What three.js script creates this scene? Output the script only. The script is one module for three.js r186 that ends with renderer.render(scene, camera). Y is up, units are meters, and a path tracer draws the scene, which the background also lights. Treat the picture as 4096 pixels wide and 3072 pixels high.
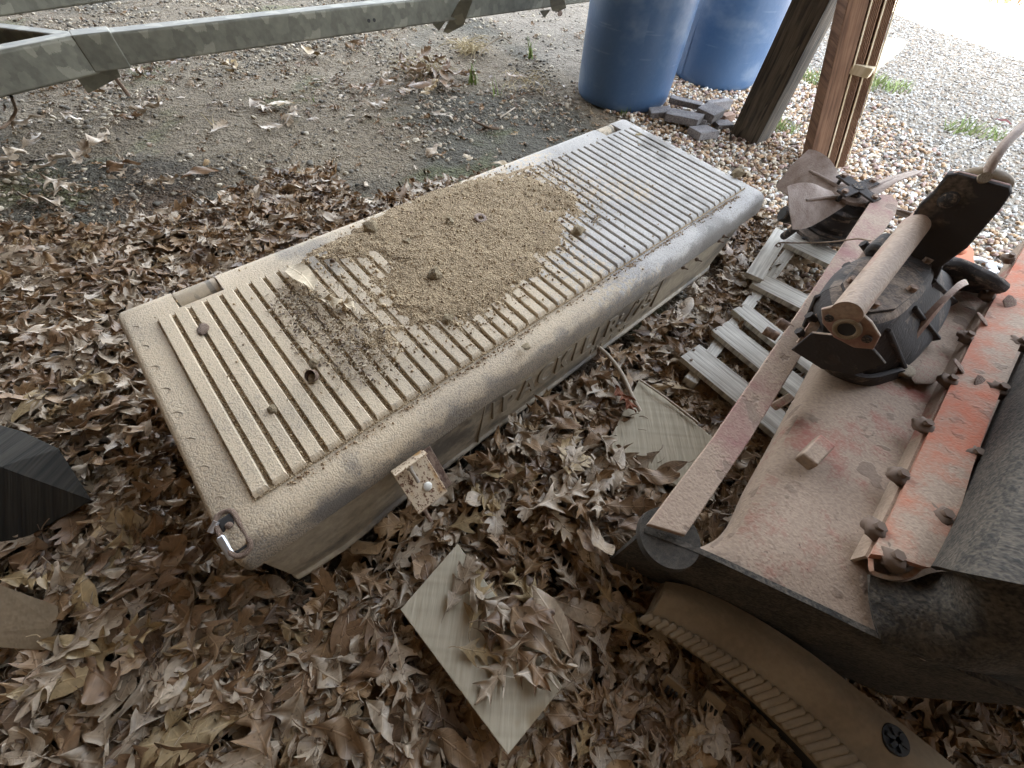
import * as THREE from 'three';
import { RoundedBoxGeometry } from 'three/addons/geometries/RoundedBoxGeometry.js';
import { ConvexGeometry } from 'three/addons/geometries/ConvexGeometry.js';
import { TextGeometry } from 'three/addons/geometries/TextGeometry.js';
import { FontLoader } from 'three/addons/loaders/FontLoader.js';
import { mergeGeometries, mergeVertices, toCreasedNormals } from 'three/addons/utils/BufferGeometryUtils.js';

// ---------------------------------------------------------------- camera, sky, sun, exposure
const scene = new THREE.Scene();
const camera = new THREE.PerspectiveCamera(88.93, 4 / 3, 0.02, 600);
camera.position.set(0, 0.95, 0);                       // held low, looking steeply down
camera.up.set(-0.0827, 0.5802, -0.8103);
camera.lookAt(0, 0.95 - 0.81304, -0.58221);

const SUN = new THREE.Vector3(-0.563, 0.813, 0.150).normalize();   // behind the shed: its shadow reaches out over the gravel
{
  const w = 256, h = 128, d = new Float32Array(w * h * 4);
  for (let j = 0; j < h; j++) for (let i = 0; i < w; i++) {
    const el = ((j + 0.5) / h - 0.5) * Math.PI, az = ((i + 0.5) / w - 0.5) * 2 * Math.PI;
    const dir = new THREE.Vector3(Math.cos(el) * Math.cos(az), Math.sin(el), Math.cos(el) * Math.sin(az));
    const up = Math.max(0, dir.y), haze = Math.pow(1 - up, 3.2), glow = Math.pow(Math.max(0, dir.dot(SUN)), 12) * 0.5;
    const k = (j * w + i) * 4;
    d[k] = 0.36 + 0.34 * haze + glow; d[k + 1] = 0.41 + 0.30 * haze + glow * 0.95; d[k + 2] = 0.49 + 0.20 * haze + glow * 0.85; d[k + 3] = 1;
  }
  const sky = new THREE.DataTexture(d, w, h, THREE.RGBAFormat, THREE.FloatType);
  sky.mapping = THREE.EquirectangularReflectionMapping; sky.magFilter = THREE.LinearFilter; sky.needsUpdate = true;
  scene.background = sky; scene.environment = sky;
}
const sun = new THREE.DirectionalLight(new THREE.Color(1, 0.93, 0.80), 5);
sun.position.copy(SUN).multiplyScalar(40); sun.castShadow = true; sun.shadow.radius = 1;
Object.assign(sun.shadow.camera, { left: -14, right: 14, top: 14, bottom: -14, near: 1, far: 90 });
sun.shadow.mapSize.set(4096, 4096);
scene.add(sun, sun.target);

const renderer = new THREE.WebGLRenderer({ antialias: true });
renderer.setSize(1024, 768);
renderer.toneMapping = THREE.LinearToneMapping;
renderer.toneMappingExposure = 13.5;
renderer.shadowMap.enabled = true;

// ---------------------------------------------------------------- helpers
let seed = 12345;
const rnd = () => { seed = (seed + 0x6D2B79F5) | 0; let t = Math.imul(seed ^ (seed >>> 15), 1 | seed); t = (t + Math.imul(t ^ (t >>> 7), 61 | t)) ^ t; return ((t ^ (t >>> 14)) >>> 0) / 4294967296; };
const rr = (a, b) => a + (b - a) * rnd();
const pick = (a) => a[Math.floor(rnd() * a.length)];
const clamp = (x, a = 0, b = 1) => Math.min(b, Math.max(a, x));
const mix = (a, b, t) => a + (b - a) * t;
const sst = (a, b, x) => { const t = clamp((x - a) / (b - a)); return t * t * (3 - 2 * t); };
const V = (a, b, c) => Array.isArray(a) ? new THREE.Vector3(...a) : new THREE.Vector3(a, b, c);
const hash = (i, j, s) => { let h = Math.imul(i, 374761393) ^ Math.imul(j, 668265263) ^ Math.imul(s, 974634211); h = Math.imul(h ^ (h >>> 13), 1274126177); return ((h ^ (h >>> 16)) >>> 0) / 4294967296; };
function vn(x, y, s = 0) {                              // value noise, 0..1
  const i = Math.floor(x), j = Math.floor(y); let a = x - i, b = y - j; a = a * a * (3 - 2 * a); b = b * b * (3 - 2 * b);
  return mix(mix(hash(i, j, s), hash(i + 1, j, s), a), mix(hash(i, j + 1, s), hash(i + 1, j + 1, s), a), b);
}
const fbm = (x, y, s = 0, o = 4) => { let v = 0, k = 0.5, n = 0; for (let q = 0; q < o; q++) { v += k * vn(x, y, s + q * 17); n += k; k *= 0.5; x *= 2.03; y *= 2.03; } return v / n; };

// tileable noise fields, for textures
function field(n, cx, cy, s) {
  const o = new Float32Array(n * n);
  for (let y = 0; y < n; y++) for (let x = 0; x < n; x++) {
    const fx = x / n * cx, fy = y / n * cy, i = Math.floor(fx), j = Math.floor(fy); let a = fx - i, b = fy - j; a = a * a * (3 - 2 * a); b = b * b * (3 - 2 * b);
    const i1 = (i + 1) % cx, j1 = (j + 1) % cy;
    o[y * n + x] = mix(mix(hash(i, j, s), hash(i1, j, s), a), mix(hash(i, j1, s), hash(i1, j1, s), a), b);
  }
  return o;
}
function fb(n, cx, cy, s, o = 4) {
  const r = new Float32Array(n * n); let k = 0.5, t = 0;
  for (let q = 0; q < o && Math.max(cx, cy) < n; q++) { const f = field(n, cx, cy, s + q * 31); for (let i = 0; i < r.length; i++) r[i] += f[i] * k; t += k; k *= 0.55; cx *= 2; cy *= 2; }
  for (let i = 0; i < r.length; i++) r[i] /= t;
  return r;
}
// tex(size in pixels, size in metres, f(i, x, y) -> [r, g, b, height, roughness]) with linear colours
const toS = (c) => Math.round(255 * clamp(c <= 0.0031308 ? c * 12.92 : 1.055 * Math.pow(c, 1 / 2.4) - 0.055));
function tex(n, metres, f) {
  const c = new Uint8Array(n * n * 4), b = new Uint8Array(n * n * 4);
  for (let y = 0; y < n; y++) for (let x = 0; x < n; x++) {
    const i = y * n + x, q = f(i, x, y), h = Math.round(255 * clamp(q[3] ?? 0.5));
    c[i * 4] = toS(q[0]); c[i * 4 + 1] = toS(q[1]); c[i * 4 + 2] = toS(q[2]); c[i * 4 + 3] = 255;
    b[i * 4] = b[i * 4 + 1] = b[i * 4 + 2] = h; b[i * 4 + 3] = 255;
  }
  const mk = (d, srgb) => { const t = new THREE.DataTexture(d, n, n); t.wrapS = t.wrapT = THREE.RepeatWrapping; t.magFilter = THREE.LinearFilter; t.minFilter = THREE.LinearMipmapLinearFilter; t.generateMipmaps = true; if (srgb) t.colorSpace = THREE.SRGBColorSpace; t.repeat.set(1 / metres, 1 / metres); t.needsUpdate = true; return t; };
  return { map: mk(c, true), bumpMap: mk(b, false) };
}
const lerp3 = (a, b, t) => [mix(a[0], b[0], t), mix(a[1], b[1], t), mix(a[2], b[2], t)];
const std = (o) => new THREE.MeshStandardMaterial({ roughness: 0.85, metalness: 0, side: THREE.DoubleSide, ...o });
const lin = (r, g, b) => new THREE.Color().setRGB(r, g, b);

// uv in metres from the dominant direction of each face
function boxUV(g, turn = false) {
  g = g.index ? g.toNonIndexed() : g;
  const p = g.attributes.position, uv = new Float32Array(p.count * 2), a = new THREE.Vector3(), b = new THREE.Vector3(), c = new THREE.Vector3();
  for (let i = 0; i < p.count; i += 3) {
    a.fromBufferAttribute(p, i); b.fromBufferAttribute(p, i + 1); c.fromBufferAttribute(p, i + 2);
    const n = b.clone().sub(a).cross(c.clone().sub(a)), x = Math.abs(n.x), y = Math.abs(n.y), z = Math.abs(n.z);
    [a, b, c].forEach((q, k) => {
      let s, t;
      if (y >= x && y >= z) { s = q.x; t = q.z; } else if (x >= z) { s = q.z; t = q.y; } else { s = q.x; t = q.y; }
      if (turn) [s, t] = [t, s];
      uv[(i + k) * 2] = s; uv[(i + k) * 2 + 1] = t;
    });
  }
  g.setAttribute('uv', new THREE.BufferAttribute(uv, 2));
  return g;
}
const used = {};
const numbered = (n) => { const k = used[n] = (used[n] ?? -1) + 1; return k ? n + '_' + String(k).padStart(3, '0') : n; };
function mesh(name, g, m, parent) {
  const o = new THREE.Mesh(g, m); o.name = name; o.castShadow = o.receiveShadow = true;
  if (parent) parent.add(o);
  return o;
}
function tag(o, label, category, group, kind) { o.userData = { label, category }; if (group) o.userData.group = group; if (kind) o.userData.kind = kind; return o; }
function single(name, g, m, label, category, group) { const o = mesh(numbered(name), g, m); scene.add(o); return tag(o, label, category, group); }
function thing(name, label, category, group) { const o = new THREE.Group(); o.name = numbered(name); scene.add(o); return tag(o, label, category, group); }
function struct(name, g, m) { const o = mesh(name, g, m); o.userData.kind = 'structure'; scene.add(o); return o; }
const rbox = (w, h, d, r = 0.003, s = 1) => new RoundedBoxGeometry(w, h, d, s, Math.min(r, w / 2.1, h / 2.1, d / 2.1));
const at = (g, x, y, z) => g.translate(x, y, z);
// a geometry whose long axis is z, laid from p to q, its y kept as near to "up" as it goes
function lay(g, p, q, up = V(0, 1, 0)) {
  p = V(p); q = V(q); const z = q.clone().sub(p).normalize(), x = up.clone().cross(z).normalize(), y = z.clone().cross(x);
  const m = new THREE.Matrix4().makeBasis(x, y, z).setPosition(p.add(q).multiplyScalar(0.5));
  return g.applyMatrix4(m);
}
const dist = (p, q) => V(p).distanceTo(V(q));
const bar = (p, q, w, h, r = 0.003, up) => lay(boxUV(rbox(w, h, dist(p, q), r)), p, q, up);           // rectangular bar
const rod = (p, q, r, s = 16, r2 = r) => lay(new THREE.CylinderGeometry(r2, r, dist(p, q), s).rotateX(Math.PI / 2), p, q, Math.abs(V(q).sub(V(p)).normalize().y) > 0.95 ? V(1, 0, 0) : V(0, 1, 0));
const pipe = (pts, r, n = 24, s = 8) => new THREE.TubeGeometry(new THREE.CatmullRomCurve3(pts.map((p) => V(p))), n, r, s);
const hexBolt = (r, h) => boxUV(new THREE.CylinderGeometry(r, r, h, 6));
function orient(g, at_, axis) { g.applyQuaternion(new THREE.Quaternion().setFromUnitVectors(V(0, 1, 0), V(axis).normalize())); return g.translate(...at_); }
// a solid sheet through rows of points, smoothed both ways, of some thickness below its face
function sheet(rows, nu, nv, thick, bump = 0, s = 1) {
  const curves = rows.map((r) => new THREE.CatmullRomCurve3(r.map((p) => V(p))));
  const grid = [];
  for (let j = 0; j <= nv; j++) {
    const col = new THREE.CatmullRomCurve3(curves.map((c) => c.getPoint(j / nv)));
    for (let i = 0; i <= nu; i++) grid.push(col.getPoint(i / nu));
  }
  const W = nu + 1, pos = [], idx = [], uv = [], nrm = [];
  const P = (i, j) => grid[clamp(j, 0, nv) * W + clamp(i, 0, nu)];
  for (let j = 0; j <= nv; j++) for (let i = 0; i <= nu; i++) { const n = P(i + 1, j).clone().sub(P(i - 1, j)).cross(P(i, j + 1).clone().sub(P(i, j - 1))).normalize(); if (s < 0) n.negate(); nrm.push(n); }
  const arc = (i, j) => [grid[j * W].distanceTo(grid[j * W + i]), grid[i].distanceTo(grid[j * W + i])];
  for (const side of [0, 1]) for (let j = 0; j <= nv; j++) for (let i = 0; i <= nu; i++) {
    const k = j * W + i, p = grid[k].clone(), a = arc(i, j);
    if (bump && !side) p.addScaledVector(nrm[k], bump * (fbm(a[0] * 60, a[1] * 60, 7) - 0.5));
    p.addScaledVector(nrm[k], side ? -thick : 0); pos.push(p.x, p.y, p.z); uv.push(a[0], a[1]);
  }
  const N = W * (nv + 1), q = (a, b, c, d) => idx.push(a, b, c, a, c, d);
  for (let j = 0; j < nv; j++) for (let i = 0; i < nu; i++) { const a = j * W + i; q(a, a + 1, a + W + 1, a + W); q(N + a, N + a + W, N + a + W + 1, N + a + 1); }
  for (let j = 0; j < nv; j++) { const a = j * W, b = j * W + nu; q(a, a + W, N + a + W, N + a); q(b, N + b, N + b + W, b + W); }
  for (let i = 0; i < nu; i++) { const a = i, b = nv * W + i; q(a, N + a, N + a + 1, a + 1); q(b, b + 1, N + b + 1, N + b); }
  const g = new THREE.BufferGeometry();
  g.setAttribute('position', new THREE.Float32BufferAttribute(pos, 3)); g.setAttribute('uv', new THREE.Float32BufferAttribute(uv, 2)); g.setIndex(idx);
  return boxUV(toCreasedNormals(g, 0.9));
}
// a plate of some thickness with an outline given as points in one plane
function plate(pts, thick, bevel = 0.002) {
  const P = pts.map((p) => V(p)), o = P[0], x = P[1].clone().sub(o).normalize();
  let z = new THREE.Vector3(); for (let i = 1; i + 1 < P.length; i++) z.add(P[i].clone().sub(o).cross(P[i + 1].clone().sub(o))); z.normalize();
  const y = z.clone().cross(x), sh = new THREE.Shape(P.map((p) => { const d = p.clone().sub(o); return new THREE.Vector2(d.dot(x), d.dot(y)); }));
  const g = new THREE.ExtrudeGeometry(sh, { depth: Math.max(0.0005, thick - 2 * bevel), bevelEnabled: bevel > 0, bevelThickness: bevel, bevelSize: bevel, bevelSegments: 2, curveSegments: 4 });
  return boxUV(g.applyMatrix4(new THREE.Matrix4().makeBasis(x, y, z).setPosition(o)));
}
const hull = (pts) => boxUV(new ConvexGeometry(pts.map((p) => V(p))));
const merge = (a) => mergeGeometries(a.map((g) => { g = g.index ? g.toNonIndexed() : g; for (const k of Object.keys(g.attributes)) if (!['position', 'normal', 'uv'].includes(k)) g.deleteAttribute(k); if (!g.attributes.normal) g.computeVertexNormals(); return g; }));
// a lumpy stone of unit size
function stoneGeo(s, d = 1, flat = 0.7) {
  const g = mergeVertices(new THREE.IcosahedronGeometry(1, d).deleteAttribute('uv').deleteAttribute('normal')), p = g.attributes.position, v = new THREE.Vector3();
  for (let i = 0; i < p.count; i++) { v.fromBufferAttribute(p, i); const k = 0.72 + 0.5 * hash(Math.round(v.x * 50), Math.round(v.y * 50 + v.z * 131), s); v.multiplyScalar(k); v.y *= flat; p.setXYZ(i, v.x, v.y, v.z); }
  g.computeVertexNormals();
  return g;
}
function crackedStone(s, flat = 0.75) { const g = boxUV(stoneGeo(s, 1, flat)); g.computeVertexNormals(); return g; }

// the toolbox's own frame: u runs along its length, n out of its front
const BU = V(0.69707, 0, -0.717), BN = V(0.717, 0, 0.69707), BO = V(-0.3877, 0, -0.1797);
const B = (u, n, h) => { const f = u * (1 + Math.max(0, -n) * 0.075 * clamp(u)); return [BO.x + BU.x * f + BN.x * n, h, BO.z + BU.z * f + BN.z * n]; };
const toUN = (x, z) => { const dx = x - BO.x, dz = z - BO.z; return [dx * BU.x + dz * BU.z, dx * BN.x + dz * BN.z]; };
const inPoly = (x, z, P) => { let c = false; for (let i = 0, j = P.length - 1; i < P.length; j = i++) { const a = P[i], b = P[j]; if ((a[1] > z) !== (b[1] > z) && x < (b[0] - a[0]) * (z - a[1]) / (b[1] - a[1]) + a[0]) c = !c; } return c; };
const xz = (a) => a.map((p) => [p[0], p[2]]);

// ---------------------------------------------------------------- materials
const M = {};
{
  const N = 1024, W = 2048, H = 1024, LU = 1.76, LV = 0.88, c = new Uint8Array(W * H * 4), b = new Uint8Array(W * H * 4);
  // the lid's grained plastic under clay dust: thick and tan at one end; at the other a thin grey film with bluish sky light painted in, in patches
  for (let y = 0; y < H; y++) for (let x = 0; x < W; x++) {
    const u = (x + 0.5) / W * LU, v = (y + 0.5) / H * LV, k = (y * W + x) * 4;
    const r = Math.abs(vn(u * 300, v * 300, 3) * 0.65 + vn(u * 560, v * 560, 4) * 0.35 - 0.5) * 2, gr = hash(x, y, 9), blot = fbm(u * 7, v * 7, 21, 4), big = fbm(u * 2.2, v * 3.0, 25, 3);
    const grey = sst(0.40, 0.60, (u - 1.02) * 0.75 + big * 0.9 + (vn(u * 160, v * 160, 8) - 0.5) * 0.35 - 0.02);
    const worn = sst(0.60, 0.72, fbm(u * 5 + 9, v * 5, 33, 4)) * 0.55;
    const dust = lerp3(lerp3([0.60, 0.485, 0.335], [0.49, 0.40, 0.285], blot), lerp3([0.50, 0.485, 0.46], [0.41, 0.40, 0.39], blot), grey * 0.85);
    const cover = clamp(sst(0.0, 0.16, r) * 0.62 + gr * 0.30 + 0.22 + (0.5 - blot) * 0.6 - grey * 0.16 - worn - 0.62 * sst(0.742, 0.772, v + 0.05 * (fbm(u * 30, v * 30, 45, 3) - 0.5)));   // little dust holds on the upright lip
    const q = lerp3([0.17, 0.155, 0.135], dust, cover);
    c[k] = toS(q[0]); c[k + 1] = toS(q[1]); c[k + 2] = toS(q[2]); c[k + 3] = 255;
    b[k] = b[k + 1] = b[k + 2] = Math.round(255 * clamp(0.2 + 0.7 * sst(0, 0.35, r))); b[k + 3] = 255;
  }
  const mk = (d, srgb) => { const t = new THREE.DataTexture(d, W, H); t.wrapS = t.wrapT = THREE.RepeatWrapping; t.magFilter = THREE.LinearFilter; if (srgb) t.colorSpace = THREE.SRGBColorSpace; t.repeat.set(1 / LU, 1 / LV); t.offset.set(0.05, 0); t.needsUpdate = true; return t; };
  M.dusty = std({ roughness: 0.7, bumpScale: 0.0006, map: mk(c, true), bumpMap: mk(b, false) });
  const g2 = fb(N, 60, 60, 40, 3), st = fb(N, 4, 12, 50, 5);
  M.boxBody = std({ roughness: 0.55, bumpScale: 0.0006, ...tex(N, 0.6, (i) => {
    const t = clamp(sst(0.35, 0.7, st[i]) * 0.75 + (g2[i] - 0.5) * 0.5);
    return [...lerp3([0.085, 0.077, 0.066], [0.40, 0.34, 0.25], clamp(t + 0.1)), g2[i]];
  }) });
}
{
  const N = 1024, a = fb(N, 5, 5, 70, 6), b = fb(N, 90, 90, 80, 3), c = field(N, 300, 300, 90);
  M.dirt = std({ roughness: 0.97, bumpScale: 0.03, vertexColors: true, ...tex(N, 1.7, (i) => {
    const t = clamp(0.5 + (a[i] - 0.5) * 1.3 + (b[i] - 0.5) * 0.9), s = 0.72 + 0.56 * c[i] * b[i] * 1.6;
    const k = lerp3([0.62, 0.58, 0.52], [1.0, 0.97, 0.9], t);
    return [k[0] * s, k[1] * s, k[2] * s, 0.5 * b[i] + 0.3 * a[i] + 0.2 * c[i]];
  }) });
  M.sand = std({ roughness: 1, bumpScale: 0.005, ...tex(512, 0.25, (() => { const q = fb(512, 90, 90, 13, 3), f = field(512, 220, 220, 14), l = fb(512, 6, 6, 15, 3); return (i) => { const t = clamp(0.5 + (q[i] - 0.5) * 1.6 + (f[i] - 0.5) * 0.5); return [...lerp3([0.24, 0.17, 0.095], [0.53, 0.405, 0.25], clamp(t * 0.9 + (l[i] - 0.5) * 0.6)), t]; }; })()) });
}
{
  const N = 512, gr = fb(N, 60, 3, 100, 4), gr2 = fb(N, 140, 5, 110, 2), k = fb(N, 6, 6, 120, 4);
  const wood = (lo, hi, bs) => ({ roughness: 0.9, bumpScale: bs, ...tex(N, 0.45, (i) => { const t = clamp(0.5 + (gr[i] - 0.5) * 1.7 + (gr2[i] - 0.5) * 0.6 + (k[i] - 0.5) * 0.6); return [...lerp3(lo, hi, t), gr[i] * 0.6 + gr2[i] * 0.4]; }) });
  M.palletWood = std(wood([0.34, 0.31, 0.265], [0.66, 0.63, 0.56], 0.0016));
  M.darkWood = std(wood([0.02, 0.017, 0.014], [0.115, 0.092, 0.066], 0.006));
  M.blackWood = std(wood([0.008, 0.007, 0.005], [0.034, 0.03, 0.022], 0.003));
  M.redWood = std(wood([0.10, 0.05, 0.028], [0.24, 0.135, 0.08], 0.0012));
  M.paleWood = std(wood([0.46, 0.36, 0.22], [0.66, 0.56, 0.40], 0.0012));
  const p = fb(N, 70, 6, 130, 3), s = fb(N, 4, 4, 140, 4), w = field(N, 3, 64, 150);
  M.plywood = std({ roughness: 0.88, bumpScale: 0.0012, ...tex(N, 0.42, (i) => { const t = clamp(0.55 + (p[i] - 0.5) * 0.8 + (w[i] - 0.5) * 0.5), st = sst(0.52, 0.68, s[i]); return [...lerp3(lerp3([0.33, 0.285, 0.20], [0.50, 0.44, 0.33], t), [0.25, 0.175, 0.085], st * 0.8), p[i]]; }) });
}
{
  const N = 512, cells = []; for (let i = 0; i < 150; i++) cells.push([hash(i, 1, 5), hash(i, 2, 5), hash(i, 3, 5)]);
  const f = fb(N, 30, 30, 160, 3), l = fb(N, 3, 3, 170, 4);
  M.galv = std({ metalness: 0.3, roughness: 0.6, bumpScale: 0.0004, ...tex(N, 0.5, (i, x, y) => {
    let bd = 9, bc = 0; const px = x / N + 0.03 * (f[i] - 0.5), py = y / N + 0.03 * (f[(i * 7) % f.length] - 0.5);
    for (const c of cells) { let dx = Math.abs(c[0] - px), dy = Math.abs(c[1] - py); if (dx > 0.5) dx = 1 - dx; if (dy > 0.5) dy = 1 - dy; const d = dx * dx + dy * dy * 0.6; if (d < bd) { bd = d; bc = c[2]; } }
    const t = clamp(0.2 + (bc > 0.8 ? 0.5 : bc * 0.3) + (f[i] - 0.5) * 0.25 + (l[i] - 0.5) * 0.4);
    return [...lerp3([0.085, 0.083, 0.064], [0.28, 0.27, 0.21], t), f[i]];
  }) });
}
{
  const N = 1024, l = fb(N, 4, 4, 180, 5), m = fb(N, 14, 14, 190, 4), f = fb(N, 120, 120, 200, 2), sp = field(N, 90, 90, 210), h = fb(N, 9, 9, 215, 4);
  // old red paint under clay dust, flaking to rust
  const paint = (cover, red, chip = 0.85) => ({ roughness: 0.86, bumpScale: 0.0022, ...tex(N, 0.42, (i) => {
    const dust = clamp(cover + (l[i] - 0.5) * 2.1 + (m[i] - 0.5) * 1.1 + (f[i] - 0.5) * 0.35), flake = sst(0.60, 0.66, h[i]) * sst(0.5, 0.62, m[i]);
    let c = lerp3(red, lerp3([0.25, 0.18, 0.13], [0.37, 0.275, 0.20], f[i]), dust);
    c = lerp3(c, [0.075, 0.045, 0.035], flake * chip);
    if (sp[i] > 0.975 && chip > 0.3) c = lerp3(c, [0.06, 0.04, 0.035], 0.7);
    return [...c, 0.5 + 0.3 * (f[i] - 0.5) - 0.4 * flake + 0.3 * (m[i] - 0.5)];
  }) });
  M.redDeck = std(paint(1.2, [0.30, 0.05, 0.04], 0.4));
  M.orange = std(paint(0.50, [0.42, 0.125, 0.062], 0.3));
  M.mauve = std(paint(0.80, [0.24, 0.115, 0.10], 0.35));
  M.cast = std({ ...paint(-0.02, [0.035, 0.03, 0.027], 0.3), roughness: 0.9 });
  M.tube = std({ ...paint(0.9, [0.26, 0.13, 0.10], 0.25), roughness: 0.7 });
  M.greyDust = std({ roughness: 0.9, bumpScale: 0.001, ...tex(512, 0.3, (() => { const a = fb(512, 90, 90, 220, 3), b = fb(512, 8, 8, 221, 4); return (i) => { const t = clamp(0.4 + (a[i] - 0.5) * 1.3 + (b[i] - 0.5) * 0.8); return [...lerp3([0.018, 0.016, 0.013], [0.11, 0.09, 0.068], t), a[i]]; }; })()) });
  M.rustPlate = std({ roughness: 0.9, bumpScale: 0.0006, ...tex(512, 0.12, (() => { const a = fb(512, 40, 40, 230, 3), b = fb(512, 4, 4, 231, 3); return (i) => { let c = lerp3([0.56, 0.45, 0.32], [0.42, 0.24, 0.09], sst(0.5, 0.75, b[i])); c = lerp3(c, [0.16, 0.085, 0.05], sst(0.60, 0.68, a[i])); return [...c, a[i]]; }; })()) });
  M.rusty = std({ roughness: 0.9, bumpScale: 0.0015, ...tex(512, 0.2, (() => { const a = fb(512, 30, 30, 240, 4); return (i) => [...lerp3([0.10, 0.06, 0.045], [0.33, 0.235, 0.17], clamp(0.5 + (a[i] - 0.5) * 2)), a[i]]; })()) });
  M.fanBlade = std({ roughness: 0.75, bumpScale: 0.0006, ...tex(512, 0.25, (() => { const a = fb(512, 8, 8, 250, 5), b = fb(512, 120, 120, 251, 2); return (i) => [...lerp3([0.19, 0.125, 0.09], [0.36, 0.285, 0.235], clamp(0.55 + (a[i] - 0.5) * 1.8 + (b[i] - 0.5) * 0.5)), b[i]]; })()) });
}
{
  const N = 512, a = fb(N, 4, 8, 260, 5), b = fb(N, 3, 60, 261, 3), c = fb(N, 60, 60, 262, 2);
  M.blue = std({ roughness: 0.36, bumpScale: 0.0005, ...tex(N, 0.8, (i) => { const t = sst(0.5, 0.85, a[i]) * 0.35 + sst(0.72, 0.85, b[i]) * 0.25 + (c[i] - 0.5) * 0.1; return [...lerp3([0.048, 0.10, 0.195], [0.23, 0.28, 0.34], clamp(t)), c[i]]; }) });
  M.tan = std({ roughness: 0.7, bumpScale: 0.0006, ...tex(N, 0.4, (i) => [...lerp3([0.19, 0.14, 0.085], [0.30, 0.23, 0.145], clamp(0.5 + (a[i] - 0.5) * 1.4 + (c[i] - 0.5) * 0.5)), c[i]]) });
  M.brick = std({ roughness: 0.95, bumpScale: 0.002, ...tex(N, 0.2, (i) => [...lerp3([0.10, 0.092, 0.092], [0.27, 0.25, 0.245], clamp(0.5 + (c[i] - 0.5) * 1.6 + (a[i] - 0.5) * 0.8)), c[i]]) });
  M.brickRed = std({ roughness: 0.95, bumpScale: 0.002, ...tex(N, 0.2, (i) => [...lerp3([0.20, 0.115, 0.08], [0.40, 0.27, 0.2], clamp(0.5 + (c[i] - 0.5) * 1.6 + (a[i] - 0.5) * 0.8)), c[i]]) });
  M.stone = std({ roughness: 0.95, bumpScale: 0.003, ...tex(N, 0.1, (i) => [...lerp3([0.36, 0.27, 0.155], [0.62, 0.50, 0.33], clamp(0.5 + (c[i] - 0.5) * 1.2 + (a[i] - 0.5) * 1.4)), c[i]]) });
  M.shedBoard = std({ roughness: 0.95, ...tex(N, 2, (i) => [...lerp3([0.10, 0.07, 0.042], [0.19, 0.135, 0.085], clamp(0.5 + (b[i] - 0.5) * 1.5)), b[i]]), bumpScale: 0.002 });
  M.sheetMetal = std({ roughness: 0.6, metalness: 0.3, ...tex(N, 2, (i) => [...lerp3([0.25, 0.22, 0.18], [0.40, 0.37, 0.32], a[i]), c[i]]), bumpScale: 0.0005 });
}
M.black = std({ color: lin(0.022, 0.021, 0.02), roughness: 0.75 });
M.steel = std({ color: lin(0.55, 0.56, 0.58), metalness: 0.9, roughness: 0.38 });
M.rivet = std({ color: lin(0.66, 0.64, 0.58), metalness: 0.2, roughness: 0.6 });
M.zinc = std({ color: lin(0.40, 0.36, 0.31), metalness: 0.5, roughness: 0.55 });
M.mud = std({ color: lin(0.15, 0.105, 0.078), roughness: 0.95 });
M.moulding = std({ color: lin(0.23, 0.195, 0.145), roughness: 0.7 });
M.clip = std({ color: lin(0.012, 0.012, 0.012), roughness: 0.5 });
M.redCast = std({ color: lin(0.42, 0.13, 0.06), roughness: 0.85 });
M.gasket = std({ color: lin(0.55, 0.56, 0.56), roughness: 0.8 });
M.weed = std({ color: lin(0.17, 0.24, 0.05), roughness: 0.7 });
M.straw = std({ color: lin(0.46, 0.37, 0.21), roughness: 0.9 });
M.twig = std({ color: lin(0.44, 0.37, 0.29), roughness: 0.9 });
M.darkTwig = std({ color: lin(0.17, 0.115, 0.075), roughness: 0.9 });
M.pebble = std({ color: lin(1, 1, 1), roughness: 0.8 });
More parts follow.
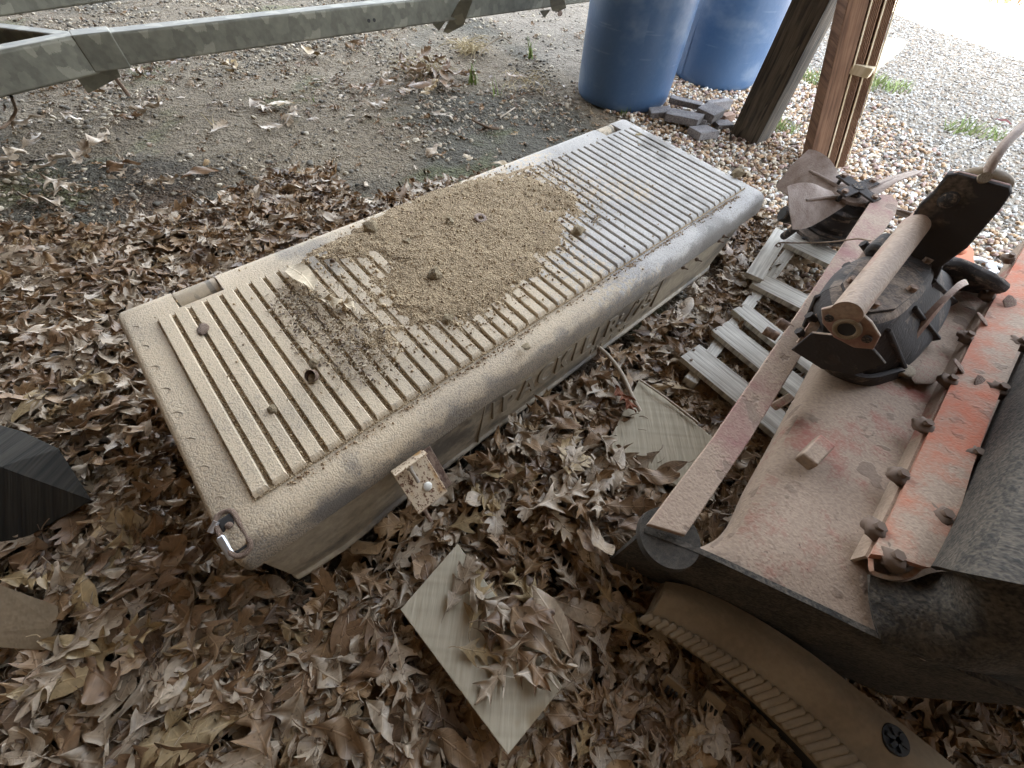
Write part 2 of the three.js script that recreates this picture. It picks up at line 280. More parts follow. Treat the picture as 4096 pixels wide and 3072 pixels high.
// ---------------------------------------------------------------- the setting: ground and shed
const graveled = (x, z) => sst(-0.12, 0.12, x - (z < -2.6 ? 0.65 + (z + 2.6) * 0.6 : z < -1.6 ? 0.85 + (z + 1.6) * 0.2 : 0.85 + (z + 1.6) * 0.17) + 0.2 * (fbm(x * 3, z * 3, 5) - 0.5));
const groundH = (x, z) => { const r = Math.hypot(x, z + 1.5), k = 1 - sst(6, 12, r); return k * (0.022 * (fbm(x * 2.2, z * 2.2, 1, 4) - 0.5) + 0.016 * (fbm(x * 16, z * 16, 2, 3) - 0.5)) - 0.006; };
{
  const axis = (lo, hi, step) => { const a = []; for (let v = lo; v <= hi + 1e-6; v += step) a.push(v); let s = step; for (let v = hi; v < 300;) { s *= 1.35; v += s; a.push(v); } s = step; for (let v = lo; v > -300;) { s *= 1.35; v -= s; a.unshift(v); } return a; };
  const X = axis(-4.6, 5.4, 0.035), Z = axis(-7.4, 0.9, 0.035), pos = [], col = [], uv = [], idx = [];
  for (const z of Z) for (const x of X) {
    pos.push(x, groundH(x, z), z); uv.push(x, z);
    const g = graveled(x, z), far = sst(0.45, 0.62, fbm(x * 0.9 + 3, z * 0.9, 11, 4) + 0.16 * sst(-2.6, -3.6, z));
    let c = lerp3([0.115, 0.108, 0.085], [0.235, 0.195, 0.14], far);
    c = lerp3(c, [0.24, 0.21, 0.175], g * 0.8);
    if (z > -1.9 && x < 1.2) c = lerp3(c, [0.13, 0.09, 0.06], sst(0.35, 0.5, fbm(x * 2, z * 2, 31)) * sst(-1.9, -1.4, z));
    const moss = sst(0.66, 0.74, fbm(x * 2.1, z * 2.1, 41)) * (1 - g); c = lerp3(c, [0.13, 0.145, 0.06], moss * 0.6);
    col.push(...c);
  }
  const w = X.length; for (let j = 0; j + 1 < Z.length; j++) for (let i = 0; i + 1 < w; i++) { const a = j * w + i; idx.push(a, a + w, a + 1, a + 1, a + w, a + w + 1); }
  const g = new THREE.BufferGeometry(); g.setAttribute('position', new THREE.Float32BufferAttribute(pos, 3)); g.setAttribute('color', new THREE.Float32BufferAttribute(col, 3)); g.setAttribute('uv', new THREE.Float32BufferAttribute(uv, 2)); g.setIndex(idx); g.computeVertexNormals();
  struct('ground', g, M.dirt);
}
// the open shed: roof on posts, unseen walls added to darken the inside, open towards the gravel and beyond the trailer
const SH = new THREE.Matrix4().makeBasis(V(0.966, 0, -0.257), V(0, 1, 0), V(0.257, 0, 0.966));   // x out over the gravel, z along the eave
{
  const shed = thing('pole_shed', 'open pole shed roof with added unseen walls shading the toolbox', 'shed');
  const part = (name, g, m) => mesh(name, boxUV(g.applyMatrix4(SH)), m, shed);
  const roof = new THREE.BoxGeometry(9.2, 0.06, 10); roof.rotateZ(-0.07); part('roof', at(roof, -2.35, 4.72, -2.1), M.shedBoard);
  for (let k = 0; k < 6; k++) { const r = new THREE.BoxGeometry(9.0, 0.14, 0.05); r.rotateZ(-0.07); part('rafter', at(r, -2.4, 4.61, -6.9 + k * 1.9), M.redWood); }
  part('added_wall', at(new THREE.BoxGeometry(0.06, 5.0, 10), -6.9, 2.5, -2.1), M.shedBoard);  // unseen, added to block the sun on the left
  part('added_wall', at(new THREE.BoxGeometry(9.0, 5.0, 0.06), -2.4, 2.5, 1.6), M.shedBoard);  // unseen, added behind the camera to darken the foreground
  part('added_wall', at(new THREE.BoxGeometry(0.06, 4.3, 1.9), 2.3, 2.15, 0.63), M.shedBoard);  // unseen, added on the right to darken the near ground
  part('partition', at(new THREE.BoxGeometry(0.06, 2.6, 1.7), -2.3, 1.3, 0.72), M.shedBoard);  // unseen, added to keep light from the left off the foreground
}
// ---------------------------------------------------------------- gravel and pebbles (nobody could count them)
const pebGeo = []; for (let k = 0; k < 5; k++) pebGeo.push(stoneGeo(300 + k, 1, 0.62));
function scatter(name, label, category, geos, m, list) {                      // list: [x, y, z, size, color] in one group of copies
  const g = thing(name, label, category); g.userData.kind = 'stuff';
  const q = new THREE.Quaternion(), e = new THREE.Euler(), mt = new THREE.Matrix4();
  geos.forEach((geo, k) => {
    const part = list.filter((_, i) => i % geos.length === k); if (!part.length) return;
    const im = new THREE.InstancedMesh(geo, m, part.length); im.name = name + '_piece'; im.castShadow = im.receiveShadow = true; im.userData.kind = 'stuff';
    part.forEach(([x, y, z, s, c, tilt = 0.5, sy = 1], i) => { e.set(rr(-tilt, tilt), rnd() * 6.283, rr(-tilt, tilt)); q.setFromEuler(e); mt.compose(V(x, y, z), q, V(s * rr(0.75, 1.25), s * sy, s)); im.setMatrixAt(i, mt); im.setColorAt(i, c); });
    g.add(im);
  });
  return g;
}
const tone = (a, b, v = 0.15) => { const t = rnd(), k = 1 + rr(-v, v); return lin(mix(a[0], b[0], t) * k, mix(a[1], b[1], t) * k, mix(a[2], b[2], t) * k); };
const pebTone = () => { const t = rnd(); return t < 0.34 ? tone([0.30, 0.19, 0.11], [0.46, 0.31, 0.18]) : t < 0.62 ? tone([0.44, 0.36, 0.26], [0.62, 0.54, 0.42]) : t < 0.82 ? tone([0.24, 0.17, 0.14], [0.36, 0.25, 0.21]) : tone([0.55, 0.53, 0.49], [0.72, 0.70, 0.66]); };
{
  const near = [], far = [], dirt = [];
  for (let i = 0; i < 90000 && near.length < 19000; i++) {                    // rounded brown river pebbles along the drip line
    const z = rr(-3.9, -0.75), x = rr(0.35, 2.35); if (rnd() > graveled(x, z) || rnd() > 1.15 - sst(1.7, 2.4, x)) continue;
    const s = mix(0.005, 0.0145, Math.pow(rnd(), 1.7)); near.push([x, groundH(x, z) + s * 0.25 + rr(0, 0.012), z, s, pebTone(), 0.7]);
  }
  for (let i = 0; i < 130000; i++) {                                           // pale driveway gravel
    const d = Math.pow(rnd(), 1.5), x = 1.5 + d * 6.5, z = rr(-8.2, -0.3) - 0.3 * d; if (rnd() > graveled(x, z)) continue;
    const s = mix(0.004, 0.011, Math.pow(rnd(), 2)); far.push([x, groundH(x, z) + s * 0.2, z, s, rnd() < 0.22 ? tone([0.12, 0.105, 0.09], [0.2, 0.175, 0.15]) : rnd() < 0.3 ? tone([0.25, 0.19, 0.14], [0.36, 0.29, 0.22]) : tone([0.28, 0.265, 0.24], [0.46, 0.44, 0.40]), 0.7]);
  }
  for (let i = 0; i < 60000; i++) {                                           // small stones trodden into the dirt
    const d = rnd(), x = rr(-4.8, 1.1), z = -0.9 - Math.pow(rnd(), 0.8) * 5.2; if (rnd() < graveled(x, z) * 0.8) continue;
    const clump = fbm(x * 2.2, z * 2.2, 61, 3); if (rnd() > sst(0.40, 0.60, clump) * 0.85 + 0.1) continue;
    const s = mix(0.003, 0.015, Math.pow(d, 3.0)); dirt.push([x, groundH(x, z) + s * 0.15, z, s, rnd() < 0.42 ? tone([0.32, 0.275, 0.2], [0.54, 0.47, 0.36]) : tone([0.09, 0.082, 0.066], [0.2, 0.175, 0.135]), 0.5]);
  }
  scatter('pebble_bed', 'rounded brown and tan pebbles around the post foot and the bricks', 'pebbles', pebGeo, M.pebble, near);
  scatter('driveway_gravel', 'pale crushed gravel of the driveway outside the shed', 'gravel', pebGeo, M.pebble, far);
  scatter('dirt_stones', 'small pale stones trodden into the bare dirt under the trailer', 'stones', pebGeo, M.pebble, dirt);
}
// ---------------------------------------------------------------- leaves
// lobed: half-outline given along the leaf from stem (0) to tip (1) as [t, width, lean towards the tip]
const OUT = {
  red: [[0, 0.01], [0.07, 0.025], [0.16, 0.06], [0.24, 0.17, 0.05], [0.30, 0.27, 0.14], [0.34, 0.15, 0.03], [0.37, 0.07], [0.44, 0.06], [0.49, 0.15, 0.05], [0.54, 0.30, 0.17], [0.58, 0.17, 0.04], [0.61, 0.065], [0.68, 0.06], [0.73, 0.13, 0.06], [0.77, 0.19, 0.12], [0.81, 0.09, 0.02], [0.85, 0.055], [0.93, 0.045], [1.02, 0.003]],
  white: [[0, 0.01], [0.08, 0.04], [0.17, 0.11, 0.03], [0.24, 0.15, 0.05], [0.29, 0.08], [0.36, 0.15, 0.04], [0.43, 0.24, 0.09], [0.49, 0.20, 0.05], [0.52, 0.10], [0.58, 0.18, 0.06], [0.65, 0.27, 0.10], [0.70, 0.22, 0.06], [0.73, 0.13], [0.79, 0.18, 0.05], [0.86, 0.18, 0.04], [0.91, 0.09], [0.96, 0.08], [1.0, 0.01]],
  water: [[0, 0.01], [0.1, 0.03], [0.25, 0.06], [0.4, 0.10], [0.55, 0.15], [0.68, 0.20], [0.78, 0.22], [0.86, 0.20], [0.93, 0.13], [1.0, 0.02]],
  plain: [[0, 0.01], [0.1, 0.06], [0.25, 0.12], [0.4, 0.16], [0.55, 0.16], [0.7, 0.14], [0.85, 0.08], [1.0, 0.004]],
};
for (const k of Object.keys(OUT)) {                                            // rounded outlines
  const c = new THREE.CatmullRomCurve3(OUT[k].map(([t, w, l = 0]) => V(t, w, l)), false, 'catmullrom', 0.4), n = OUT[k].length * 2 - 1;
  OUT[k] = Array.from({ length: n }, (_, i) => { const p = c.getPoint(i / (n - 1)); return [p.x, Math.max(0.003, p.y), p.z]; });
}
function leafGeo(kind, s) {
  const r = (k) => hash(s, k, 77) * 2 - 1, out = OUT[kind], pos = [], uv = [], idx = [], S = [-1, -0.55, 0, 0.55, 1], W = S.length;
  const arch = r(1) * 1.1, cup = 0.6 + 2.9 * r(2), twist = r(3) * 1.0, ripple = 0.05 + 0.05 * r(4), lop = r(5) * 0.3, hook = r(6), bend = r(7) * 0.5;
  for (let i = 0; i < out.length; i++) for (let j = 0; j < W; j++) {
    const [t0, w0, lean = 0] = out[i], sd = S[j], a = Math.abs(sd);
    const w = w0 * 0.95 * (1 + 0.22 * (vn(i * 0.5, j > 2 ? 1.5 : 8.5, s) - 0.5)) * (sd > 0 ? 1 + lop * 0.4 : 1 - lop * 0.4);
    const t = t0 + lean * a * a, across = sd * w;
    // roll the blade up across its width and along its length, then twist it
    const R = 1 / (Math.abs(cup) + 0.05), th = across / R, k = Math.sign(cup);
    let x = R * Math.sin(th), y = k * R * (1 - Math.cos(th)) + ripple * Math.sin(t * 13 + sd * 3 + s) * a, z = t - 0.5;
    const Ra = 1 / (Math.abs(arch) + 0.05), ta = z / Ra; const ya = Math.sign(arch) * Ra * (Math.cos(ta) - 1), za = Ra * Math.sin(ta); z = za - y * Math.sin(ta) * Math.sign(arch) * -1; y = ya + y * Math.cos(ta);
    if (t > 0.72) { const q = (t - 0.72) / 0.28; y += hook * 0.16 * q * q; }
    const tw = twist * (t - 0.5), c = Math.cos(tw), sn = Math.sin(tw); [x, y] = [x * c - y * sn, x * sn + y * c];
    x += bend * 0.12 * Math.sin(t * 3.1);
    pos.push(x, y, z); uv.push(0.5 + across * 1.1, t);
  }
  for (let i = 0; i + 1 < out.length; i++) for (let j = 0; j + 1 < W; j++) { const a = i * W + j; idx.push(a, a + W, a + 1, a + 1, a + W, a + W + 1); }
  const g = new THREE.BufferGeometry(); g.setAttribute('position', new THREE.Float32BufferAttribute(pos, 3)); g.setAttribute('uv', new THREE.Float32BufferAttribute(uv, 2)); g.setIndex(idx); g.computeVertexNormals();
  const stem = new THREE.TubeGeometry(new THREE.CatmullRomCurve3([V(0, pos[7], pos[8]), V(0.02 * r(8), pos[7] + 0.02, pos[8] - 0.08), V(0.06 * r(9), pos[7] + 0.06 * r(10), pos[8] - 0.17)]), 3, 0.008, 3);
  const a = merge([g, stem]); return a;
}
const leafTex = (() => {
  const N = 256, f = fb(N, 24, 24, 400, 3), l = fb(N, 4, 4, 410, 4), sp = fb(N, 18, 18, 420, 2);
  return tex(N, 1, (i, x, y) => {
    const s = Math.abs(x / N - 0.5), t = y / N, mid = 1 - sst(0.004, 0.016, s), vein = (1 - sst(0.02, 0.12, Math.abs(((t - s * 0.9) * 7.5 % 1 + 1) % 1 - 0.5))) * 0.5 * (s > 0.012 ? 1 : 0);
    const k = clamp(0.80 + (f[i] - 0.5) * 0.35 + (l[i] - 0.5) * 0.5 + mid * 0.28 + vein * 0.16), d = sst(0.70, 0.76, sp[i]);
    return [...lerp3([k, k * 0.985, k * 0.96], [0.25, 0.2, 0.16], d * 0.7), 0.5 + 0.4 * mid + 0.3 * vein + 0.2 * (f[i] - 0.5)];
  });
})();
M.leaf = std({ ...leafTex, bumpScale: 0.0012, roughness: 0.46 });
const leafKinds = ['red', 'white', 'red', 'water', 'red', 'white', 'plain', 'red', 'white', 'water', 'red', 'white', 'plain'];
const leafGeos = []; for (let k = 0; k < 26; k++) leafGeos.push(leafGeo(leafKinds[k % 13], 500 + k));
const leafTone = () => { const t = rnd(); return t < 0.40 ? tone([0.23, 0.135, 0.065], [0.37, 0.24, 0.125]) : t < 0.83 ? tone([0.37, 0.285, 0.195], [0.54, 0.445, 0.335]) : t < 0.95 ? tone([0.12, 0.075, 0.045], [0.2, 0.13, 0.08]) : tone([0.38, 0.26, 0.13], [0.46, 0.34, 0.2]); };
// where the litter lies thick
const carpet = xz([[-2.615, 0.02, -1.054], [-1.943, 0.02, -1.196], [-1.628, 0.02, -1.146], [-1.377, 0.02, -1.346], [-1.173, 0.02, -1.547], [-0.888, 0.02, -1.743], [-0.652, 0.02, -1.51], [0.713, 0.02, -2.393], [0.948, 0.02, -1.731], [1.052, 0.02, -1.433], [1.108, 0.02, -1.032], [1.275, 0.02, -0.649], [1.427, 0.02, -0.164], [1.134, 0.02, 0.255], [0.052, 0.02, 0.354], [-0.852, 0.02, 0.398]]);
const mounds = [[[0.171, 0.05, -0.331], 0.16, 0.075], [[0.268, 0.05, -0.232], 0.13, 0.05], [[0.54, 0.05, -1.082], 0.2, 0.03], [[-1.049, 0.05, -0.568], 0.3, 0.04], [[-0.775, 0.03, -0.008], 0.25, 0.03], [[-0.14, 0.03, -0.088], 0.18, 0.02]];
const bed = (x, z) => { let h = 0.03 + 0.03 * fbm(x * 4, z * 4, 71); for (const [p, r, k] of mounds) h += k * Math.exp(-((x - p[0]) ** 2 + (z - p[2]) ** 2) / (r * r)); const [u, n] = toUN(x, z); return h + 0.045 * Math.exp(-(((n - 0.10) / 0.09) ** 2)) * sst(0.0, 0.35, u) * sst(1.5, 1.0, u); };
const inBox = (x, z, m = 0) => { const [u, n] = toUN(x, z); return u > -0.06 - m && u < 1.6 + m && n > -0.6 - m && n < 0.05 + m; };
const boardA = xz([[-0.171, 0.1, -0.07], [0.042, 0.1, 0.114], [0.128, 0.1, 0.024], [-0.084, 0.1, -0.192]]);
const boardB = xz([[0.354, 0.09, -0.67], [0.525, 0.09, -0.491], [0.423, 0.09, -0.356], [0.24, 0.09, -0.441]]);
const slabZone = xz([[-0.769, 0.1, -0.042], [-0.741, 0.1, 0.002], [-0.743, 0.1, 0.046], [-1.035, 0.1, 0.052], [-1.186, 0.1, -0.096], [-0.92, 0.1, -0.064]]);
const boardAopen = xz([[-0.179, 0.1, -0.073], [0.042, 0.1, 0.119], [0.135, 0.1, 0.023], [0.087, 0.1, 0.011], [0.005, 0.1, 0.034], [-0.055, 0.1, -0.062], [-0.11, 0.1, -0.134]]);
const boardBopen = xz([[0.356, 0.09, -0.683], [0.533, 0.09, -0.489], [0.439, 0.09, -0.394], [0.326, 0.09, -0.442], [0.253, 0.09, -0.449], [0.303, 0.09, -0.578]]);
{
  const litter = [], fine = [];
  for (let i = 0; i < 60000 && litter.length < 12500; i++) {
    const x = rr(-2.7, 1.9), z = rr(-2.3, 0.85);
    const jx = x + 0.22 * (fbm(x * 4, z * 4, 81) - 0.5), jz = z + 0.22 * (fbm(x * 4, z * 4, 82) - 0.5);
    if (!inPoly(jx, jz, carpet) || inBox(x, z, 0.03)) continue;
    const d2 = Math.hypot(x, z); if (rnd() > 1.25 - sst(0.4, 2.4, d2) * 0.5) continue;
    const H = bed(x, z); let y = 0.008 + H * Math.pow(rnd(), 0.6);
    if (inPoly(x, z, boardAopen) || inPoly(x, z, boardBopen)) y = Math.min(y, 0.045);
    if (x > 0.42 && z > -0.75) y = Math.min(y, 0.07);
    if (inPoly(x, z, slabZone)) y = Math.min(y, 0.04);
    litter.push([x, y, z, mix(0.06, 0.125, Math.pow(rnd(), 1.2)), leafTone(), mix(0.12, 0.55, rnd()), 1]);
  }
  scatter('leaf_litter', 'thick carpet of dry brown oak leaves all around the toolbox', 'leaf litter', leafGeos, M.leaf, litter);
  const crumbs = [];
  for (let i = 0; i < 9000; i++) {                                             // broken leaf bits on the bare dirt
    const x = rr(-4.2, 1.0), z = rr(-4.6, -1.0); if (inBox(x, z, 0.02) || rnd() > 0.15 + 1.2 * sst(0.5, 0.66, fbm(x * 1.6, z * 1.6, 91, 3)) * (1 - 0.6 * sst(-2.2, -3.6, z))) continue;
    crumbs.push([x, groundH(x, z) + 0.007, z, mix(0.012, 0.075, Math.pow(rnd(), 2)), leafTone(), 0.45, 1]);
  }
  scatter('leaf_bits', 'broken bits of dead leaf strewn over the bare dirt', 'leaf bits', leafGeos.slice(0, 11), M.leaf, crumbs);
}
// single leaves on top, each a thing
const leafMats = []; for (let k = 0; k < 14; k++) { const m = M.leaf.clone(); m.color.copy(k < 6 ? tone([0.24, 0.145, 0.08], [0.36, 0.245, 0.145]) : k < 12 ? tone([0.38, 0.295, 0.205], [0.55, 0.455, 0.345]) : tone([0.40, 0.28, 0.13], [0.48, 0.36, 0.2])); leafMats.push(m); }
function looseLeaf(p, size, label, group, o = {}) {
  const gi = o.geo ?? Math.floor(rnd() * leafGeos.length), mi = Math.floor(rnd() * leafMats.length);
  if (group) label = [size > 0.125 ? 'large ' : size < 0.095 ? 'small ' : '', mi < 3 ? 'dark brown ' : mi < 6 ? 'reddish brown ' : mi < 9 ? 'pale taupe ' : mi < 12 ? 'greyish tan ' : 'yellowish ', { red: 'pointed lobed leaf', white: 'round lobed leaf', water: 'spoon shaped leaf', plain: 'smooth oval leaf' }[leafKinds[gi % leafKinds.length]], ' ', label].join('');
  const l = single(o.name ?? 'dry_oak_leaf', leafGeos[gi], o.mat ?? leafMats[mi], label, 'leaf', group);
  l.position.set(...p); l.rotation.set(o.rx ?? rr(-0.35, 0.35), o.ry ?? rnd() * 6.283, o.rz ?? rr(-0.35, 0.35)); l.scale.setScalar(size);
  return l;
}
{
  let n = 0;
  const drop = (count, poly, label, group, lo, hi, lift) => {
    const xs = poly.map((p) => p[0]), zs = poly.map((p) => p[1]);
    for (let i = 0, k = 0; k < count && i < count * 60; i++) {
      const x = rr(Math.min(...xs), Math.max(...xs)), z = rr(Math.min(...zs), Math.max(...zs));
      if (!inPoly(x, z, poly) || inBox(x, z, 0.05) || inPoly(x, z, boardAopen) || inPoly(x, z, boardBopen) || inPoly(x, z, slabZone)) continue;
      looseLeaf([x, lift(x, z), z], rr(lo, hi), label, group); k++; n++;
    }
  };
  drop(66, xz([[-0.408, 0.05, -0.075], [-0.067, 0.05, -0.335], [0.215, 0.05, -0.654], [0.372, 0.05, -0.715], [0.299, 0.05, -0.432], [0.338, 0.05, -0.253], [0.297, 0.05, -0.104], [0.162, 0.05, -0.012], [-0.096, 0.05, -0.143], [-0.215, 0.05, -0.006]]), 'heaped between toolbox front and implement', 'leaves heaped before the toolbox', 0.085, 0.14, (x, z) => bed(x, z) + 0.014);
  drop(54, xz([[-1.037, 0.05, -0.144], [-0.873, 0.05, -0.209], [-0.598, 0.05, -0.154], [-0.404, 0.05, -0.066], [-0.21, 0.05, 0.013], [-0.009, 0.05, 0.136], [-0.805, 0.05, 0.184]]), 'in dim litter below the latch corner', 'leaves below the toolbox corner', 0.1, 0.16, (x, z) => bed(x, z) + 0.012);
  drop(48, xz([[-1.888, 0.03, -1.038], [-1.369, 0.03, -1.183], [-0.905, 0.03, -1.551], [-1.193, 0.03, -0.893], [-1.278, 0.03, -0.802], [-0.678, 0.03, -0.232], [-0.949, 0.03, -0.298], [-1.36, 0.03, -0.43]]), 'in litter behind the toolbox end', 'leaves behind the toolbox end', 0.09, 0.14, (x, z) => bed(x, z) + 0.014);
  drop(15, xz([[0.21, 0.05, -0.015], [0.312, 0.05, -0.003], [0.473, 0.05, 0.058], [0.524, 0.05, 0.107], [0.033, 0.05, 0.136], [0.138, 0.05, 0.031]]), 'in dim litter beside the bumper cover', 'leaves beside the bumper cover', 0.07, 0.12, (x, z) => bed(x, z) + 0.008);
  for (const [p, s] of [[[-2.06, 0.015, -2.28], .13], [[-1.515, 0.02, -2.413], .16], [[-1.944, 0.02, -1.485], .17], [[-1.465, 0.025, -1.681], .13], [[-1.568, 0.02, -1.587], .12], [[-1.052, 0.015, -1.638], .12], [[-1.439, 0.015, -1.346], .1], [[-1.76, 0.02, -1.29], .12], [[-2.008, 0.015, -3.822], .17], [[-1.529, 0.015, -3.291], .16], [[-1.058, 0.015, -2.794], .16], [[-1.95, 0.02, -2.965], .15], [[-2.387, 0.015, -2.741], .13], [[-2.293, 0.015, -2.946], .12], [[-1.356, 0.015, -2.167], .12], [[-0.517, 0.015, -2.494], .12], [[-0.484, 0.012, -2.078], .1], [[-0.298, 0.01, -2.009], .08], [[-0.763, 0.03, -1.35], .1], [[-0.135, 0.012, -1.982], .09], [[-2.307, 0.012, -2.08], .12], [[-2.33, 0.012, -1.85], .13], [[-2.047, 0.012, -1.902], .14], [[-0.15, 0.012, -3.189], .11], [[-1.325, 0.012, -3.582], .16], [[-2.171, 0.015, -1.54], .12], [[-1.587, 0.01, -2.106], .1], [[-2.504, 0.02, -2.019], .13], [[-2.117, 0.02, -1.672], .14], [[-2.019, 0.02, -1.736], .13], [[-2.306, 0.02, -1.686], .13], [[-1.811, 0.02, -1.679], .12], [[-1.929, 0.02, -1.371], .13], [[-2.07, 0.015, -2.149], .1], [[-1.309, 0.03, -2.325], .14], [[-1.437, 0.03, -2.471], .14], [[-0.917, 0.015, -2.553], .12], [[-0.242, 0.012, -1.752], .09]])
    looseLeaf([p[0], 0.02, p[2]], s * 1.25, 'alone on dirt near the trailer', 'lone leaves on the bare dirt', { rx: rr(-0.2, 0.2), rz: rr(-0.2, 0.2) });
  for (let k = 0; k < 36; k++) { const q = pick([[-0.795, 0.02, -2.922], [-0.681, 0.02, -2.821], [-0.604, 0.02, -3.101], [-0.895, 0.02, -3.079], [-0.693, 0.02, -3.224]]), a = rnd() * 6.28, d = Math.pow(rnd(), 0.7) * 0.2; looseLeaf([q[0] + Math.cos(a) * d, 0.03 + rnd() * 0.06 * Math.max(0.2, 1 - d * 4), q[2] + Math.sin(a) * d], rr(0.12, 0.18), 'in the small heap with dry grass', 'leaves in the small heap'); }
  for (const [p, q] of [[[-0.037, 0.118, -0.102], 0.12], [[0.005, 0.125, -0.056], 0.13], [[0.021, 0.12, -0.028], 0.1], [[-0.013, 0.115, -0.018], 0.09], [[0.02, 0.118, 0.008], 0.12], [[0.057, 0.125, -0.008], 0.13], [[0.083, 0.125, -0.039], 0.13], [[0.049, 0.13, -0.071], 0.14], [[0.097, 0.12, 0.003], 0.11], [[-0.063, 0.12, -0.121], 0.11], [[-0.007, 0.13, -0.087], 0.12], [[0.104, 0.13, -0.071], 0.14]])
    looseLeaf(p, q, 'on the stained plywood offcut', 'leaves on the stained plywood');
  for (const [p, q] of [[[0.315, 0.11, -0.406], 0.11], [[0.264, 0.11, -0.434], 0.12], [[0.386, 0.105, -0.396], 0.1], [[0.334, 0.11, -0.377], 0.12]]) looseLeaf(p, q, 'along the near edge of the cracked plywood', 'leaves on the cracked plywood');
  looseLeaf([0.295, 0.12, -0.581], 0.1, 'rust red oak leaf on the corner of the plywood by the pallet', undefined, { mat: std({ ...leafTex, bumpScale: 0.0012, color: lin(0.24, 0.085, 0.04) }), geo: 0, ry: 0.4 });
  looseLeaf([1.901, 0.03, -1.677], 0.15, 'pale yellow leaf lying on the gravel beyond the gearbox', undefined, { mat: leafMats[13], geo: 3 });
  looseLeaf([3.092, 0.02, -3.128], 0.12, 'small red leaf on the gravel near the bent rod', undefined, { mat: std({ ...leafTex, color: lin(0.33, 0.06, 0.05) }), geo: 6 });
}
